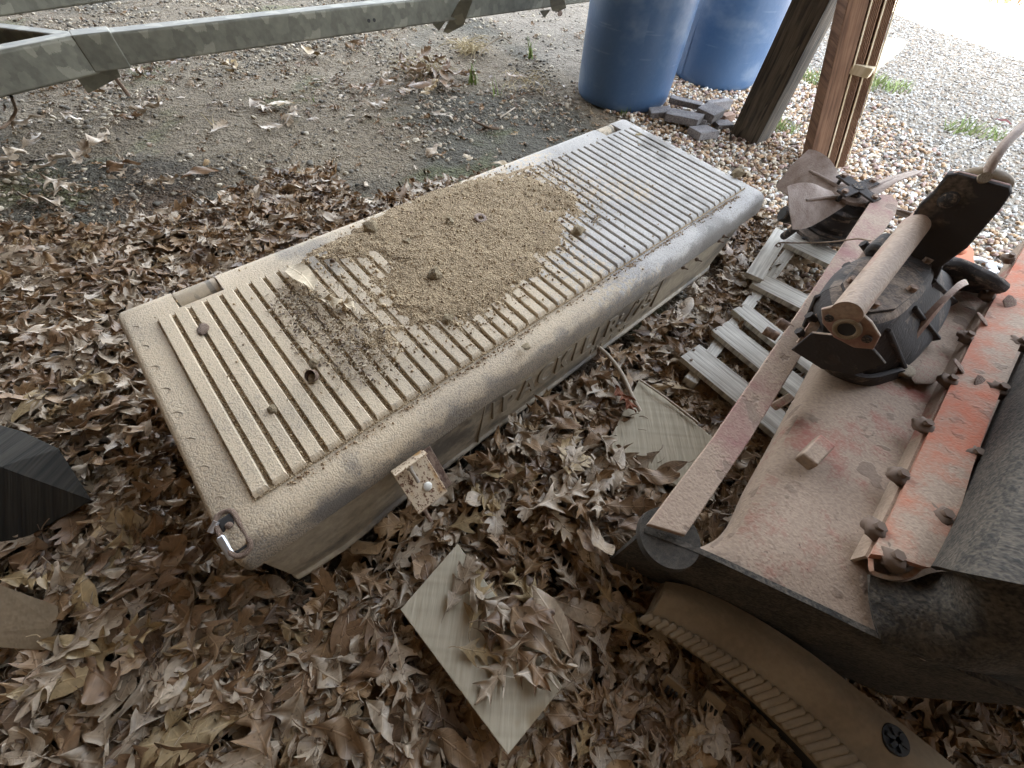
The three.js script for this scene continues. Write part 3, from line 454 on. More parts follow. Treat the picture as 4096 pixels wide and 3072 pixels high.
// ---------------------------------------------------------------- the toolbox
const font = await new FontLoader().loadAsync('fonts/droid/droid_sans_bold.typeface.json');
const TOP = 0.323, LIP = 0.262;
{
  const box = thing('truck_toolbox', 'long dusty ribbed plastic truck toolbox with sand on its lid', 'toolbox');
  // sections along the length: a row of [n, h] points from the back lip over the top to the front lip
  const prof = [[-0.55, LIP], [-0.594, LIP], [-0.604, 0.29], [-0.600, 0.308], [-0.590, 0.3185], [-0.572, TOP], [-0.54, TOP], [-0.50, TOP], [-0.25, TOP], [0.0, TOP], [0.026, TOP - 0.0005], [0.043, 0.3200], [0.055, 0.3125], [0.062, 0.300], [0.0650, 0.282], [0.066, LIP], [0.056, LIP]];
  const notch = [[0.045, 0.138], [1.43, 1.515]], U = [], R = 0.016, E0 = -0.063, E1 = 1.605;
  for (let k = 0; k <= 6; k++) { const a = k / 6 * Math.PI / 2; U.push([E0 + R * (1 - Math.cos(a)), R * (1 - Math.sin(a))]); }
  for (const v of [0.02, 0.2, 0.4, 0.6, 0.8, 1.0, 1.2, 1.4, 1.55]) U.push([v, 0]);
  for (const [a, b] of notch) U.push([a, 0], [a + 1e-4, 0, 1], [b - 1e-4, 0, 1], [b, 0]);
  for (let k = 0; k <= 6; k++) { const a = k / 6 * Math.PI / 2; U.push([E1 - R * (1 - Math.cos(a)), R * (1 - Math.sin(a))]); }
  U.sort((a, b) => a[0] - b[0]);
  const secs = [[U[0][0], 9], ...U, [U[U.length - 1][0], 9]], pos = [], uv = [], idx = [], W = prof.length;
  for (const [u, dh, cut] of secs) { let run = 0; prof.forEach(([n, h], j) => {
    if (j) run += Math.hypot(n - prof[j - 1][0], h - prof[j - 1][1]);
    if (cut && n < -0.524) { n = -0.524; h = Math.min(h, j < 5 ? LIP : TOP); }
    const ins = dh < 9 && dh > 0 ? dh * 0.6 : dh === 9 ? R * 0.6 : 0, nn = n < -0.55 ? n + ins : n > 0.03 ? n - ins : n, wave = 0.0012 * (fbm(u * 5, n * 7, 3) - 0.5);
    pos.push(...B(u, nn, Math.max(LIP, h - dh) + wave)); uv.push(u, run);
  }); }
  for (let i = 0; i + 1 < secs.length; i++) for (let j = 0; j + 1 < W; j++) { const a = i * W + j; idx.push(a, a + 1, a + W, a + 1, a + W + 1, a + W); }
  const g = new THREE.BufferGeometry(); g.setAttribute('position', new THREE.Float32BufferAttribute(pos, 3)); g.setAttribute('uv', new THREE.Float32BufferAttribute(uv, 2)); g.setIndex(idx);
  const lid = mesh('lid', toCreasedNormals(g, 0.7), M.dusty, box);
  // fifty raised ribs
  const P = 0.0313, variants = [0.995, 1, 1.005];
  for (let k = 0; k < 50; k++) {
    const u0 = k * P + 0.0035, u1 = (k + 1) * P - 0.0035, n0 = -0.505, n1 = -0.001, hb = TOP - 0.003, ht = TOP + 0.0095 + rr(-0.0005, 0.0005), b = 0.002, pts = [];
    const pt = (u, n, h) => B(u, n, h), q = [[u0, n0], [u1, n0], [u1, n1], [u0, n1]];
    const ring = (ins, h, f = 0) => [pt(u0 + ins, n0 + ins, h), pt(u1 - ins, n0 + ins, h), pt(u1 - ins, n1 - ins - f, h), pt(u0 + ins, n1 - ins - f, h)];
    const rings = [ring(0, hb), ring(0.0006, ht - b, 0.006), ring(b, ht, 0.0085)], tri = [], uvs = [];
    const put = (a, ca) => { tri.push(...a); uvs.push(...ca); };
    const quad = (a, b2, c, d) => [a, b2, c, a, c, d].forEach((p) => { const [uu, nn] = toUN(p[0], p[2]); put(p, [uu, nn + 0.66 + (p[1] - TOP)]); });
    for (let r = 0; r < 2; r++) for (let s = 0; s < 4; s++) { const t = (s + 1) % 4; quad(rings[r][s], rings[r][t], rings[r + 1][t], rings[r + 1][s]); }
    quad(...rings[2]);
    const sg = new THREE.BufferGeometry(); sg.setAttribute('position', new THREE.Float32BufferAttribute(tri, 3)); sg.setAttribute('uv', new THREE.Float32BufferAttribute(uvs, 2)); sg.computeVertexNormals();
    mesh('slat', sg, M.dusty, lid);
  }
  // moulded crescents along the end edge, and the far end's ragged rim
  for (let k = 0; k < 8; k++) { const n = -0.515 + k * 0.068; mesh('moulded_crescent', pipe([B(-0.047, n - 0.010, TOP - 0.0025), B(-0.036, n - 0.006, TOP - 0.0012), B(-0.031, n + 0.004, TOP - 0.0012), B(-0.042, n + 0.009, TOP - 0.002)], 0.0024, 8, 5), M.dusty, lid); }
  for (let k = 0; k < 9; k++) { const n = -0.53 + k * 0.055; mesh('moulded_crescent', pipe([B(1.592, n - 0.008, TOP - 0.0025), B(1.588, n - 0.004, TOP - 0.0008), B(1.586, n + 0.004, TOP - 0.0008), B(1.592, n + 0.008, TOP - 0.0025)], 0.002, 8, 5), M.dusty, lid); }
  // hinge barrels in their notches
  for (const [a, b] of notch) {
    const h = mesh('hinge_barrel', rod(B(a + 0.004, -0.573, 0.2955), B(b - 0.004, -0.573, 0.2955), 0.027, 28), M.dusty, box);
    mesh('hinge_recess', boxUV(lay(rbox(0.07, 0.03, b - a - 0.004, 0.002), B(a + 0.002, -0.558, 0.262), B(b - 0.002, -0.558, 0.262))), M.boxBody, box);
  }
  // the body below: a section drawn along the length, ends leaning in
  const bp = [[0.040, 0.272], [0.0565, 0.268], [0.0555, 0.20], [0.0525, 0.135], [0.0515, 0.108], [0.0575, 0.103], [0.058, 0.097], [0.047, 0.090], [0.043, 0.07], [0.037, 0.05], [0.025, 0.042], [-0.27, 0.04], [-0.56, 0.042], [-0.578, 0.055], [-0.588, 0.272]];
  const bs = [], bi = [], bu = [], ends = [[-0.044, 0.03, 0.5], [-0.050, 0.008, 1], [-0.046, 0.002, 1], [-0.03, 0, 1]], BW = bp.length;
  const us = []; ends.forEach(([u, ins]) => us.push([u, ins])); for (let k = 0; k <= 30; k++) us.push([k / 30 * 1.5, 0]); us.push([1.53, 0.002], [1.548, 0.008], [1.55, 0.03]);
  for (const [u, ins] of us) { let run = 0; bp.forEach(([n, h], j) => {
    if (j) run += Math.hypot(n - bp[j - 1][0], h - bp[j - 1][1]);
    const lean = u > 1.2 ? (0.272 - h) * 0.55 * sst(1.2, 1.55, u) : 0, swell = 0.010 * Math.exp(-((u - 0.06) ** 2) / 0.006) * sst(0.25, 0.12, h) * (n > 0 ? 1 : 0);
    const foot = h < 0.08 && n > 0 && ((u > 0.98 && u < 1.12) || (u > 1.3 && u < 1.38)) ? -0.03 : 0;
    bs.push(...B(u - lean, (n > -0.2 ? n - ins : n + ins) + swell + foot, Math.max(h, 0.04 + (h < 0.1 ? ins * 0.5 : 0)))); bu.push(u, run);
  }); }
  for (let i = 0; i + 1 < us.length; i++) for (let j = 0; j < BW; j++) { const a = i * BW + j, b = i * BW + (j + 1) % BW; bi.push(a, a + BW, b, b, a + BW, b + BW); }
  for (const e of [0, us.length - 1]) for (let j = 1; j + 1 < BW; j++) bi.push(e * BW, e * BW + j, e * BW + j + 1);
  const bg = new THREE.BufferGeometry(); bg.setAttribute('position', new THREE.Float32BufferAttribute(bs, 3)); bg.setAttribute('uv', new THREE.Float32BufferAttribute(bu, 2)); bg.setIndex(bi);
  const body = mesh('body', toCreasedNormals(bg, 0.6), M.boxBody, box);
  for (const [u, n] of [[0.1, -0.1], [0.1, -0.45], [1.2, -0.1], [1.2, -0.45]]) mesh('foot', boxUV(at(rbox(0.12, 0.046, 0.12, 0.008), ...B(u, n, 0.018))), M.boxBody, box);
  // the moulded name on its panel
  const basis = new THREE.Matrix4().makeBasis(BU, V(0, 1, 0), BN), put = (gm, u, h, n = 0.0545) => gm.applyMatrix4(basis.clone().setPosition(...B(u, n, h)));
  const letter = (s, u, h, size) => { const t = new TextGeometry(s, { font, size, depth: 0.0035, curveSegments: 5, bevelEnabled: true, bevelThickness: 0.0012, bevelSize: 0.0008, bevelSegments: 1 }); mesh('moulded_letter', boxUV(put(t, u, h)), M.moulding, body); };
  for (const [s, u] of [['P', 0.465], ['A', 0.522], ['C', 0.580], ['K', 0.640], ['L', 0.742], ['R', 0.835], [':', 0.89], ['7', 0.965], ['5', 1.010]]) letter(s, u, 0.168, 0.062);
  for (const [u, h0, h1] of [[0.445, 0.165, 0.235], [0.715, 0.165, 0.235], [0.800, 0.165, 0.235], [1.075, 0.140, 0.245]]) mesh('moulded_bar', boxUV(put(rbox(0.006, h1 - h0, 0.006, 0.002), u, (h0 + h1) / 2, 0.0555)), M.moulding, body);
  mesh('moulded_bar', boxUV(put(rbox(0.006, 0.07, 0.006, 0.002).rotateZ(-0.35), 0.945, 0.2, 0.0555)), M.moulding, body);
  mesh('moulded_bar', boxUV(put(rbox(0.005, 0.17, 0.005, 0.002).rotateZ(-0.16), 0.412, 0.18, 0.0545)), M.moulding, body);
  for (const [k, s] of [...'EFI I TE'].entries()) if (s !== ' ') { const t = new TextGeometry(s, { font, size: 0.016, depth: 0.002, curveSegments: 3 }); mesh('moulded_letter', boxUV(put(t, 0.80 + k * 0.021, 0.125, 0.0525)), M.moulding, body); }
  // rusty hasp bracket screwed to the front
  const dn = V(BN.x * 0.62, -0.785, BN.z * 0.62).normalize(), out = dn.clone().cross(BU); if (out.y < 0) out.negate();
  const hb = new THREE.Matrix4().makeBasis(BU, out, BU.clone().cross(out));       // x along the box, y out of the plate
  const zs = V(0, 0, 1).transformDirection(hb).dot(dn) > 0 ? 1 : -1;               // z runs down the plate
  const hang = (gm, x, y, z) => boxUV(gm.translate(x, y, z * zs).applyMatrix4(hb.clone().setPosition(...B(0.222, 0.070, 0.288))));
  const lock = mesh('hasp_bracket', hang(rbox(0.066, 0.0035, 0.104, 0.0012), 0, 0.012, 0.052), M.rustPlate, box);
  lock.userData.label = 'rust speckled steel hasp bracket';
  mesh('bracket_flange', hang(rbox(0.066, 0.024, 0.0035, 0.0012), 0, 0.0245, 0.0015), M.rustPlate, lock);
  mesh('backing_plate', hang(rbox(0.07, 0.004, 0.096, 0.0012), 0.017, -0.010, 0.062), M.rusty, lock);
  mesh('spacer', hang(rbox(0.045, 0.020, 0.08, 0.002), 0.004, 0.0005, 0.055), M.rusty, lock);
  mesh('rivet', hang(new THREE.SphereGeometry(0.0095, 18, 9, 0, 6.3, 0, 1.57).scale(1, 0.5, 1), 0.006, 0.0137, 0.068), M.rivet, lock);
  mesh('bolt', hang(merge([hexBolt(0.0065, 0.009).rotateX(Math.PI / 2).translate(0, 0, -0.012 * zs), new THREE.CylinderGeometry(0.0034, 0.0034, 0.034, 10).rotateX(Math.PI / 2).translate(0, 0, 0.008 * zs)]), -0.004, 0.022, 0.020), M.zinc, lock);
  mesh('bolt', hang(merge([hexBolt(0.006, 0.008).rotateX(Math.PI / 2), new THREE.CylinderGeometry(0.0036, 0.0036, 0.035, 10).rotateX(Math.PI / 2).translate(0, 0, 0.016 * zs)]), -0.020, 0.004, 0.106), M.rusty, lock);
  // recessed corner latch
  const slot = []; for (let k = 0; k < 24; k++) { const a = k / 24 * 6.2832, e = Math.sin(a) > 0 ? 0.024 : -0.024; slot.push(V(B(-0.043 + 0.0135 * Math.cos(a), 0.022 + e + 0.0135 * Math.sin(a), TOP + 0.0005 - Math.max(0, (e + 0.0135 * Math.sin(a) - 0.008)) * 0.42))); }
  const latch = mesh('corner_latch', new THREE.TubeGeometry(new THREE.CatmullRomCurve3(slot, true), 60, 0.0042, 8, true), M.rusty, box);
  mesh('latch_recess', boxUV(lay(rbox(0.021, 0.006, 0.062, 0.003), B(-0.043, -0.009, TOP + 0.001), B(-0.043, 0.055, TOP - 0.011))), M.black, latch);
  mesh('latch_lever', boxUV(lay(rbox(0.012, 0.010, 0.040, 0.004, 3), B(-0.057, 0.018, TOP + 0.001), B(-0.058, 0.056, TOP - 0.012))), M.steel, latch);
  mesh('latch_pin', rod(B(-0.052, -0.006, TOP + 0.002), B(-0.066, 0.002, TOP - 0.002), 0.0055, 12), M.steel, latch);
  mesh('latch_post', at(new THREE.SphereGeometry(0.0055, 12, 8), ...B(-0.041, 0.012, TOP + 0.003)), M.rusty, latch);
  // rusty screws under the far lip
  for (const [u, h] of [[1.23, 0.245], [1.34, 0.262], [1.36, 0.27], [1.15, 0.255]]) mesh('screw', merge([put(new THREE.SphereGeometry(0.006, 8, 6), u, h, 0.067), put(new THREE.CylinderGeometry(0.002, 0.002, 0.02, 6).rotateX(1.3), u, h, 0.073)]), M.rusty, box);
}
// ---------------------------------------------------------------- sand, crumbs and stones on the lid
const blobs = [[[0.57, -0.45], .13, .09, 1], [[0.715, -0.472], .15, .10, 1], [[0.843, -0.44], .17, .11, 1], [[1, -0.392], .15, .10, .9], [[0.642, -0.298], .17, .12, 1], [[0.771, -0.251], .15, .11, 1], [[0.523, -0.292], .12, .10, .8], [[0.612, -0.163], .14, .09, .8], [[0.494, -0.18], .09, .10, .75], [[0.482, -0.476], .10, .07, .8], [[0.933, -0.243], .08, .07, .55], [[0.367, -0.489], .08, .045, .75], [[0.278, -0.257], .10, .10, .6], [[0.262, -0.155], .10, .09, .7], [[0.272, -0.36], .07, .06, .6], [[0.269, -0.426], .06, .06, .5], [[0.336, -0.145], .06, .05, .4], [[1.121, -0.494], .09, .03, .5], [[1.069, -0.27], .10, .09, .45], [[0.727, -0.155], .12, .08, .5], [[0.49, -0.093], .08, .06, .5], [[1.022, -0.144], .08, .07, .3], [[0.429, -0.233], .08, .08, .45]];
const sandAt = (u, n) => { let v = 0; for (const [[a, b], ru, rn, k] of blobs) v += 0.66 * k * Math.exp(-(((u - a) / (ru * 1.2)) ** 2 + ((n - b) / (rn * 1.2)) ** 2) * 1.1); return Math.min(v, 1.5) * (0.35 + 0.8 * fbm(u * 13, n * 13, 101, 4) + 0.45 * fbm(u * 60, n * 60, 103, 3)) ; };
{
  const nu = 300, nn = 150, u0 = 0.08, u1 = 1.36, n0 = -0.585, n1 = 0.02, pos = [], uv = [], idx = [], keep = [];
  for (let j = 0; j <= nn; j++) for (let i = 0; i <= nu; i++) {
    const u = mix(u0, u1, i / nu), n = mix(n0, n1, j / nn), s = sandAt(u, n) - 0.52, h = TOP - 0.004 + 0.0105 * sst(-0.30, 0.16, s) + 0.0085 * sst(0.06, 0.62, s + 0.3 * (fbm(u * 30, n * 30, 119, 3) - 0.5)) + 0.0045 * (fbm(u * 120, n * 120, 111, 3) - 0.5) + 0.003 * (fbm(u * 40, n * 40, 113, 2) - 0.5);
    const p = B(u, n, h); pos.push(...p); uv.push(u, n); keep.push(s);
  }
  for (let j = 0; j < nn; j++) for (let i = 0; i < nu; i++) { const a = j * (nu + 1) + i, b = a + nu + 1; if (Math.max(keep[a], keep[a + 1], keep[b], keep[b + 1]) < -0.34) continue; idx.push(a, b, a + 1, a + 1, b, b + 1); }
  const g = new THREE.BufferGeometry(); g.setAttribute('position', new THREE.Float32BufferAttribute(pos, 3)); g.setAttribute('uv', new THREE.Float32BufferAttribute(uv, 2)); g.setIndex(idx); g.computeVertexNormals();
  const o = single('sand_spill', g, M.sand, 'tan sandy dirt spilled over the ribs of the toolbox lid', 'sand'); o.userData.kind = 'stuff';
  // dirt settled in the grooves
  const fp = [], fi = [], fu = []; const fn = 140, fm = 320;
  for (let j = 0; j <= fn; j++) for (let i = 0; i <= fm; i++) { const u = mix(0.0, 1.562, i / fm), n = mix(-0.506, 0.0, j / fn); fp.push(...B(u, n, TOP + 0.0012 + 0.0022 * fbm(u * 90, n * 60, 117, 3))); fu.push(u, n); }
  for (let j = 0; j < fn; j++) for (let i = 0; i < fm; i++) { const a = j * (fm + 1) + i, b = a + fm + 1; fi.push(a, b, a + 1, a + 1, b, b + 1); }
  const fg = new THREE.BufferGeometry(); fg.setAttribute('position', new THREE.Float32BufferAttribute(fp, 3)); fg.setAttribute('uv', new THREE.Float32BufferAttribute(fu, 2)); fg.setIndex(fi); fg.computeVertexNormals();
  const gd = single('groove_dirt', fg, M.sand, 'brown dirt settled in the grooves between the lid ribs', 'dirt'); gd.userData.kind = 'stuff';

  const crumbs = [], cg = [0, 1, 2, 3].map((k) => stoneGeo(700 + k, 0, 0.8));
  for (let i = 0; i < 60000 && crumbs.length < 8000; i++) {
    const u = rr(0.0, 1.5), n = rr(-0.59, 0.04), s = sandAt(u, n); if (rnd() > sst(0.12, 0.62, s) * 0.9 + 0.018) continue;
    const on = s > 0.72, size = mix(0.0007, 0.0034, Math.pow(rnd(), on ? 6 : 3.6)); const rib = ((u / 0.0313) % 1 + 1) % 1, high = n < 0 && n > -0.505 && rib > 0.13 && rib < 0.87;
    const h = on ? TOP + 0.0065 + 0.0085 * sst(0.06, 0.62, s - 0.52) : high ? TOP + 0.0095 : TOP;
    const p = B(u, n, h + (on && high ? 0.004 * (1 - sst(0.72, 1.1, s)) : 0) + size * 0.4); crumbs.push([...p, size, rnd() < 0.72 ? tone([0.30, 0.22, 0.13], [0.52, 0.405, 0.255]) : tone([0.16, 0.11, 0.065], [0.28, 0.2, 0.12]), 3]);
  }
  for (let i = 0, k = 0; k < 420 && i < 9000; i++) { const u = rr(0.05, 1.35), n = rr(-0.57, 0.0), s = sandAt(u, n); if (rnd() > sst(0.35, 0.9, s)) continue; k++; const size = mix(0.0025, 0.0065, Math.pow(rnd(), 2.5)); crumbs.push([...B(u, n, TOP + 0.0095 + size * 0.3), size, rnd() < 0.8 ? tone([0.34, 0.25, 0.15], [0.58, 0.46, 0.30]) : tone([0.12, 0.08, 0.055], [0.22, 0.15, 0.1]), 3]); }
  for (let i = 0; i < 2600; i++) { const u = Math.floor(rnd() * 30 + 1) * 0.0313 + rr(-0.003, 0.003), n = rr(-0.5, 0), size = mix(0.0008, 0.003, Math.pow(rnd(), 3)); crumbs.push([...B(u, n, TOP + 0.003), size, tone([0.30, 0.21, 0.12], [0.56, 0.44, 0.28]), 3]); }
  for (let i = 0; i < 1500; i++) { const u = rr(0.05, 1.5), n = 0.004 + 0.016 * rnd() * rnd(), size = mix(0.0008, 0.0026, Math.pow(rnd(), 3)); if (rnd() > fbm(u * 9, 1, 5) * 1.4) continue; crumbs.push([...B(u, n, TOP + 0.001), size, tone([0.22, 0.14, 0.08], [0.46, 0.34, 0.2]), 3]); }
  scatter('dirt_crumbs', 'loose crumbs of dirt sprinkled over the toolbox lid', 'dirt', cg, M.pebble, crumbs);
  // the debris heap at the near end: husks and chips
  const chips = [], chipG = [leafGeo('plain', 901), leafGeo('plain', 902), leafGeo('water', 903)];
  for (let i = 0; i < 900; i++) { const [a, ra, rb] = pick([[[0.24, -0.376], .05, .05], [[0.252, -0.306], .05, .05], [[0.264, -0.178], .07, .05], [[0.268, -0.117], .06, .05], [[0.264, -0.24], .07, .06]]); const u = a[0] + ra * (rnd() + rnd() - 1) * 1.4, n = a[1] + rb * (rnd() + rnd() - 1) * 1.4; chips.push([...B(u, n, TOP + 0.010 + rnd() * 0.008), rr(0.005, 0.014), rnd() < 0.72 ? tone([0.40, 0.31, 0.19], [0.62, 0.51, 0.36]) : tone([0.12, 0.085, 0.06], [0.3, 0.22, 0.15]), 0.6]); }
  scatter('husk_heap', 'heap of husk chips and chewed leaf at the near end of the lid', 'husks', chipG, M.leaf, chips);
  const stone = (px, s, label, k, flat) => { const o = single('lid_stone', crackedStone(k, flat), M.stone, label, 'stone'); o.scale.setScalar(s); o.position.set(...B(px[0], px[1], TOP + 0.008 + s * 0.45)); o.rotation.y = k; return o; };
  stone([0.497, -0.513], 0.019, 'pale rounded stone at the back edge of the lid beside the sand', 801, 0.8);
  stone([0.523, -0.255], 0.018, 'blocky tan clod in the sand above the moulded letters', 802, 0.9);
  stone([0.924, -0.168], 0.017, 'tan pebble on the ribs at the far edge of the sand', 803, 0.8);
  stone([0.671, -0.407], 0.014, 'knobbly brown clod in the sand near the ring cap', 804, 0.9);
  stone([0.463, -0.12], 0.013, 'whitish clod at the front tip of the sand spill', 805, 0.85);
  stone([0.541, -0.406], 0.012, 'small tan clod half sunk in the sand near the back edge', 806, 0.7);
  stone([1.596, -0.058], 0.017, 'brown broken clod at the far corner of the lid', 807, 0.9);
  stone([0.544, 0.044], 0.009, 'flat brown clod alone on the rounded front edge of the lid', 808, 0.4);
  stone([0.194, -0.191], 0.009, 'tiny tan clod in a groove near the acorn cup', 809, 0.8);
  stone([0.091, -0.139], 0.009, 'tiny tan clod in a groove near the toolbox end', 810, 0.8);
  stone([0.176, -0.155], 0.010, 'reddish tan clod at the front of the husk heap', 811, 0.8);
  const ring = single('ring_cap', merge([new THREE.TorusGeometry(0.0125, 0.0055, 10, 28).rotateX(Math.PI / 2).scale(1, 0.6, 1)]), M.fanBlade, 'grey ring shaped cap lying in the sand on the lid', 'ring'); ring.position.set(...B(...[0.745, -0.37], TOP + 0.017)); ring.rotation.set(0.15, 0, -0.2);
  const cup = single('acorn_cup', new THREE.SphereGeometry(0.0125, 16, 10, 0, 6.3, 1.2, 1.94), M.rusty, 'small brown acorn cup lying open on the ribs', 'acorn cup'); cup.position.set(...B(...[0.176, -0.157], TOP + 0.019)); cup.rotation.set(0.6, 0.5, 0.2);
  const nut = single('brown_seed', boxUV(stoneGeo(820, 1, 0.5)), M.rusty, 'brown seed husk stuck in a groove near the hinge', 'seed'); nut.scale.set(0.012, 0.008, 0.02); nut.position.set(...B(...[0.064, -0.415], TOP + 0.010)); nut.rotation.y = 0.8;
  const big = leafGeo('plain', 930), bigM = std({ ...leafTex, bumpScale: 0.0012, roughness: 0.8, color: lin(0.62, 0.52, 0.37) });
  const L = single('curled_leaf', big, bigM, 'big pale curled leaf arched over the husk heap on the lid', 'leaf'); L.scale.set(0.15, 0.11, 0.15); L.position.set(...B(...[0.279, -0.435], TOP + 0.03)); L.rotation.set(-0.2, 0.9, 0.1);
  const L2 = single('curled_leaf', leafGeo('white', 931), bigM, 'torn pale leaf scrap lying lower in the husk heap', 'leaf'); L2.scale.setScalar(0.085); L2.position.set(...B(...[0.301, -0.301], TOP + 0.022)); L2.rotation.set(0.1, 1.4, -0.2);
  const L3 = single('curled_leaf', leafGeo('plain', 932), M.straw, 'straw coloured leaf flake on the ribs by the far hinge', 'leaf'); L3.scale.setScalar(0.035); L3.position.set(...B(...[1.519, -0.443], TOP + 0.014)); L3.rotation.set(0, 2.1, 0);
}
// ---------------------------------------------------------------- barrels, posts, rubble
for (const [x, z, label, turn] of [[0.555, -3.06, 'blue plastic drum standing nearer to the toolbox', 0], [1.27, -3.57, 'blue plastic drum standing behind, nearer to the wooden post', 2]]) {
  const t = thing('blue_barrel', label, 'barrel', 'blue plastic drums'); t.position.set(x, -0.004, z); t.rotation.y = turn;
  const lathe = (pts) => new THREE.LatheGeometry(pts.map((p) => new THREE.Vector2(...p)), 72);
  const uvm = (g) => { const u = g.attributes.uv, p = g.attributes.position; for (let i = 0; i < u.count; i++) u.setXY(i, u.getX(i) * 1.83, p.getY(i)); return g; };
  mesh('shell', uvm(lathe([[0.001, 0.012], [0.24, 0.012], [0.262, 0.0], [0.276, 0.006], [0.284, 0.022], [0.289, 0.05], [0.291, 0.12], [0.2945, 0.28], [0.296, 0.42], [0.2955, 0.58], [0.293, 0.72], [0.289, 0.80], [0.278, 0.845], [0.262, 0.868], [0.25, 0.878], [0.243, 0.866], [0.001, 0.862]])), M.blue, t);
  mesh('rim', at(new THREE.TorusGeometry(0.262, 0.012, 10, 60).rotateX(Math.PI / 2), 0, 0.87, 0), M.blue, t);
  for (const s of [-1, 1]) mesh('bung', at(new THREE.CylinderGeometry(0.032, 0.032, 0.02, 20), s * 0.16, 0.87, 0.03), M.blue, t);
  mesh('seam', at(boxUV(rbox(0.003, 0.78, 0.004, 0.001)), 0, 0.43, -0.2945), M.blue, t);
}
{ // square timber post
  const g = new THREE.BoxGeometry(0.168, 4.5, 0.172, 5, 60, 5), p = g.attributes.position;
  for (let i = 0; i < p.count; i++) { const x = p.getX(i), y = p.getY(i), z = p.getZ(i), edge = Math.abs(x) > 0.07 && Math.abs(z) > 0.07 ? 0.93 + 0.05 * vn(y * 6, x * 9, 4) : 1, k = edge * (1 + 0.03 * (fbm(y * 3 + x, z * 20 + x * 20, 7) - 0.5)); p.setX(i, x * k); p.setZ(i, z * k); if (y < -2.2) p.setY(i, y + 0.02 * vn(x * 30, z * 30, 8)); }
  const o = single('timber_post', boxUV(toCreasedNormals(g.rotateY(-0.80).translate(1.252, 2.245, -2.566), 0.6)), M.darkWood, 'thick dark weathered square timber post of the shed', 'post');
}
{ // deck boards leaning against the post
  const a = V(1.565, 0.0, -2.30), b = V(1.565 - 0.335 * 1.3, 1.13, -2.345), up = V(0.55, 0, 0.83).normalize();
  const ax = b.clone().sub(a).normalize(), side = V(0.86, 0.3, 0.10).addScaledVector(ax, -V(0.86, 0.3, 0.10).dot(ax)).normalize(), face = ax.clone().cross(side);
  const t = thing('leaning_deck_boards', 'reddish grooved deck boards leaning beside the timber post', 'boards');
  const off = (s, f) => [a.clone().addScaledVector(side, s).addScaledVector(face, f), b.clone().addScaledVector(side, s).addScaledVector(face, f)];
  const plank = (s, f, w, d, m, name) => { const [p, q] = off(s, f); const l = p.distanceTo(q), gm = boxUV(rbox(w, d, l, 0.003)); const c = p.clone().add(q).multiplyScalar(0.5); gm.applyMatrix4(new THREE.Matrix4().makeBasis(side, face, ax).setPosition(c)); return mesh(name, gm, m, t); };
  const s = face.z > 0 ? 1 : -1;
  plank(-0.045, 0, 0.075, 0.13, M.redWood, 'board');
  for (const k of [0, 1]) {
    const bd = plank(0.018 + k * 0.048, 0, 0.042, 0.125, M.redWood, 'board');
    plank(0.018 + k * 0.048 - 0.017, s * 0.0635, 0.008, 0.006, M.paleWood, 'pale_edge');
    for (let q = 0; q < 5; q++) plank(0.006 + k * 0.048 + q * 0.0062 + 0.002, s * 0.0632, 0.0032, 0.005, M.redWood, 'ridge');
  }
  plank(0.09, s * 0.0635, 0.006, 0.006, M.paleWood, 'pale_edge');
  const st = single('board_stub', bar([1.419, 0.42, -2.231], [1.84, 0.42, -2.745], 0.085, 0.036, 0.003), M.paleWood, 'short pale board stub nailed across the leaning deck boards', 'board');
}
{ // broken bricks in a heap between drum and post
  const C = [[[0.75, 0.03, -2.744], 0.13, 0.035, 0.09, 0.1, 'grey brick fragment nearest to the blue drum'], [[0.865, 0.05, -2.64], 0.19, 0.04, 0.1, -0.5, 'long grey brick lying across the middle of the rubble'], [[1.019, 0.07, -2.686], 0.11, 0.045, 0.12, -0.75, 'bluish grey square brick on top of the rubble'], [[0.954, 0.03, -2.508], 0.13, 0.04, 0.11, 0.45, 'cracked grey brick at the near side of the rubble'], [[0.969, 0.03, -2.645], 0.07, 0.04, 0.07, 1.1, 'small pale brick chunk between the larger bricks'], [[0.906, 0.06, -2.841], 0.2, 0.03, 0.06, -0.35, 'thin dark brick slab at the far side of the rubble'], [[1.118, 0.05, -2.876], 0.2, 0.05, 0.05, 0.55, 'dark strip of brick tucked against the post'], [[1.15, 0.03, -2.752], 0.09, 0.04, 0.05, 0.6, 'orange brown brick fragment against the post foot'], [[1.111, 0.02, -2.664], 0.1, 0.03, 0.09, 0.2, 'pale grey paver scrap at the post foot']];
  C.forEach(([p, w, h, d, r, label], k) => {
    const g = rbox(w, h, d, 0.004), q = g.attributes.position; for (let i = 0; i < q.count; i++) { const f = 1 + 0.14 * (hash(Math.round(q.getX(i) * 40), Math.round(q.getZ(i) * 40), k) - 0.5); q.setX(i, q.getX(i) * f); q.setZ(i, q.getZ(i) * f); }
    const o = single('broken_brick', boxUV(g), k === 7 ? M.brickRed : M.brick, label, 'brick', undefined); o.position.set(p[0], Math.max(h / 2, p[1]), p[2]); o.rotation.set(rr(-0.12, 0.12), r, rr(-0.12, 0.12));
  });
}
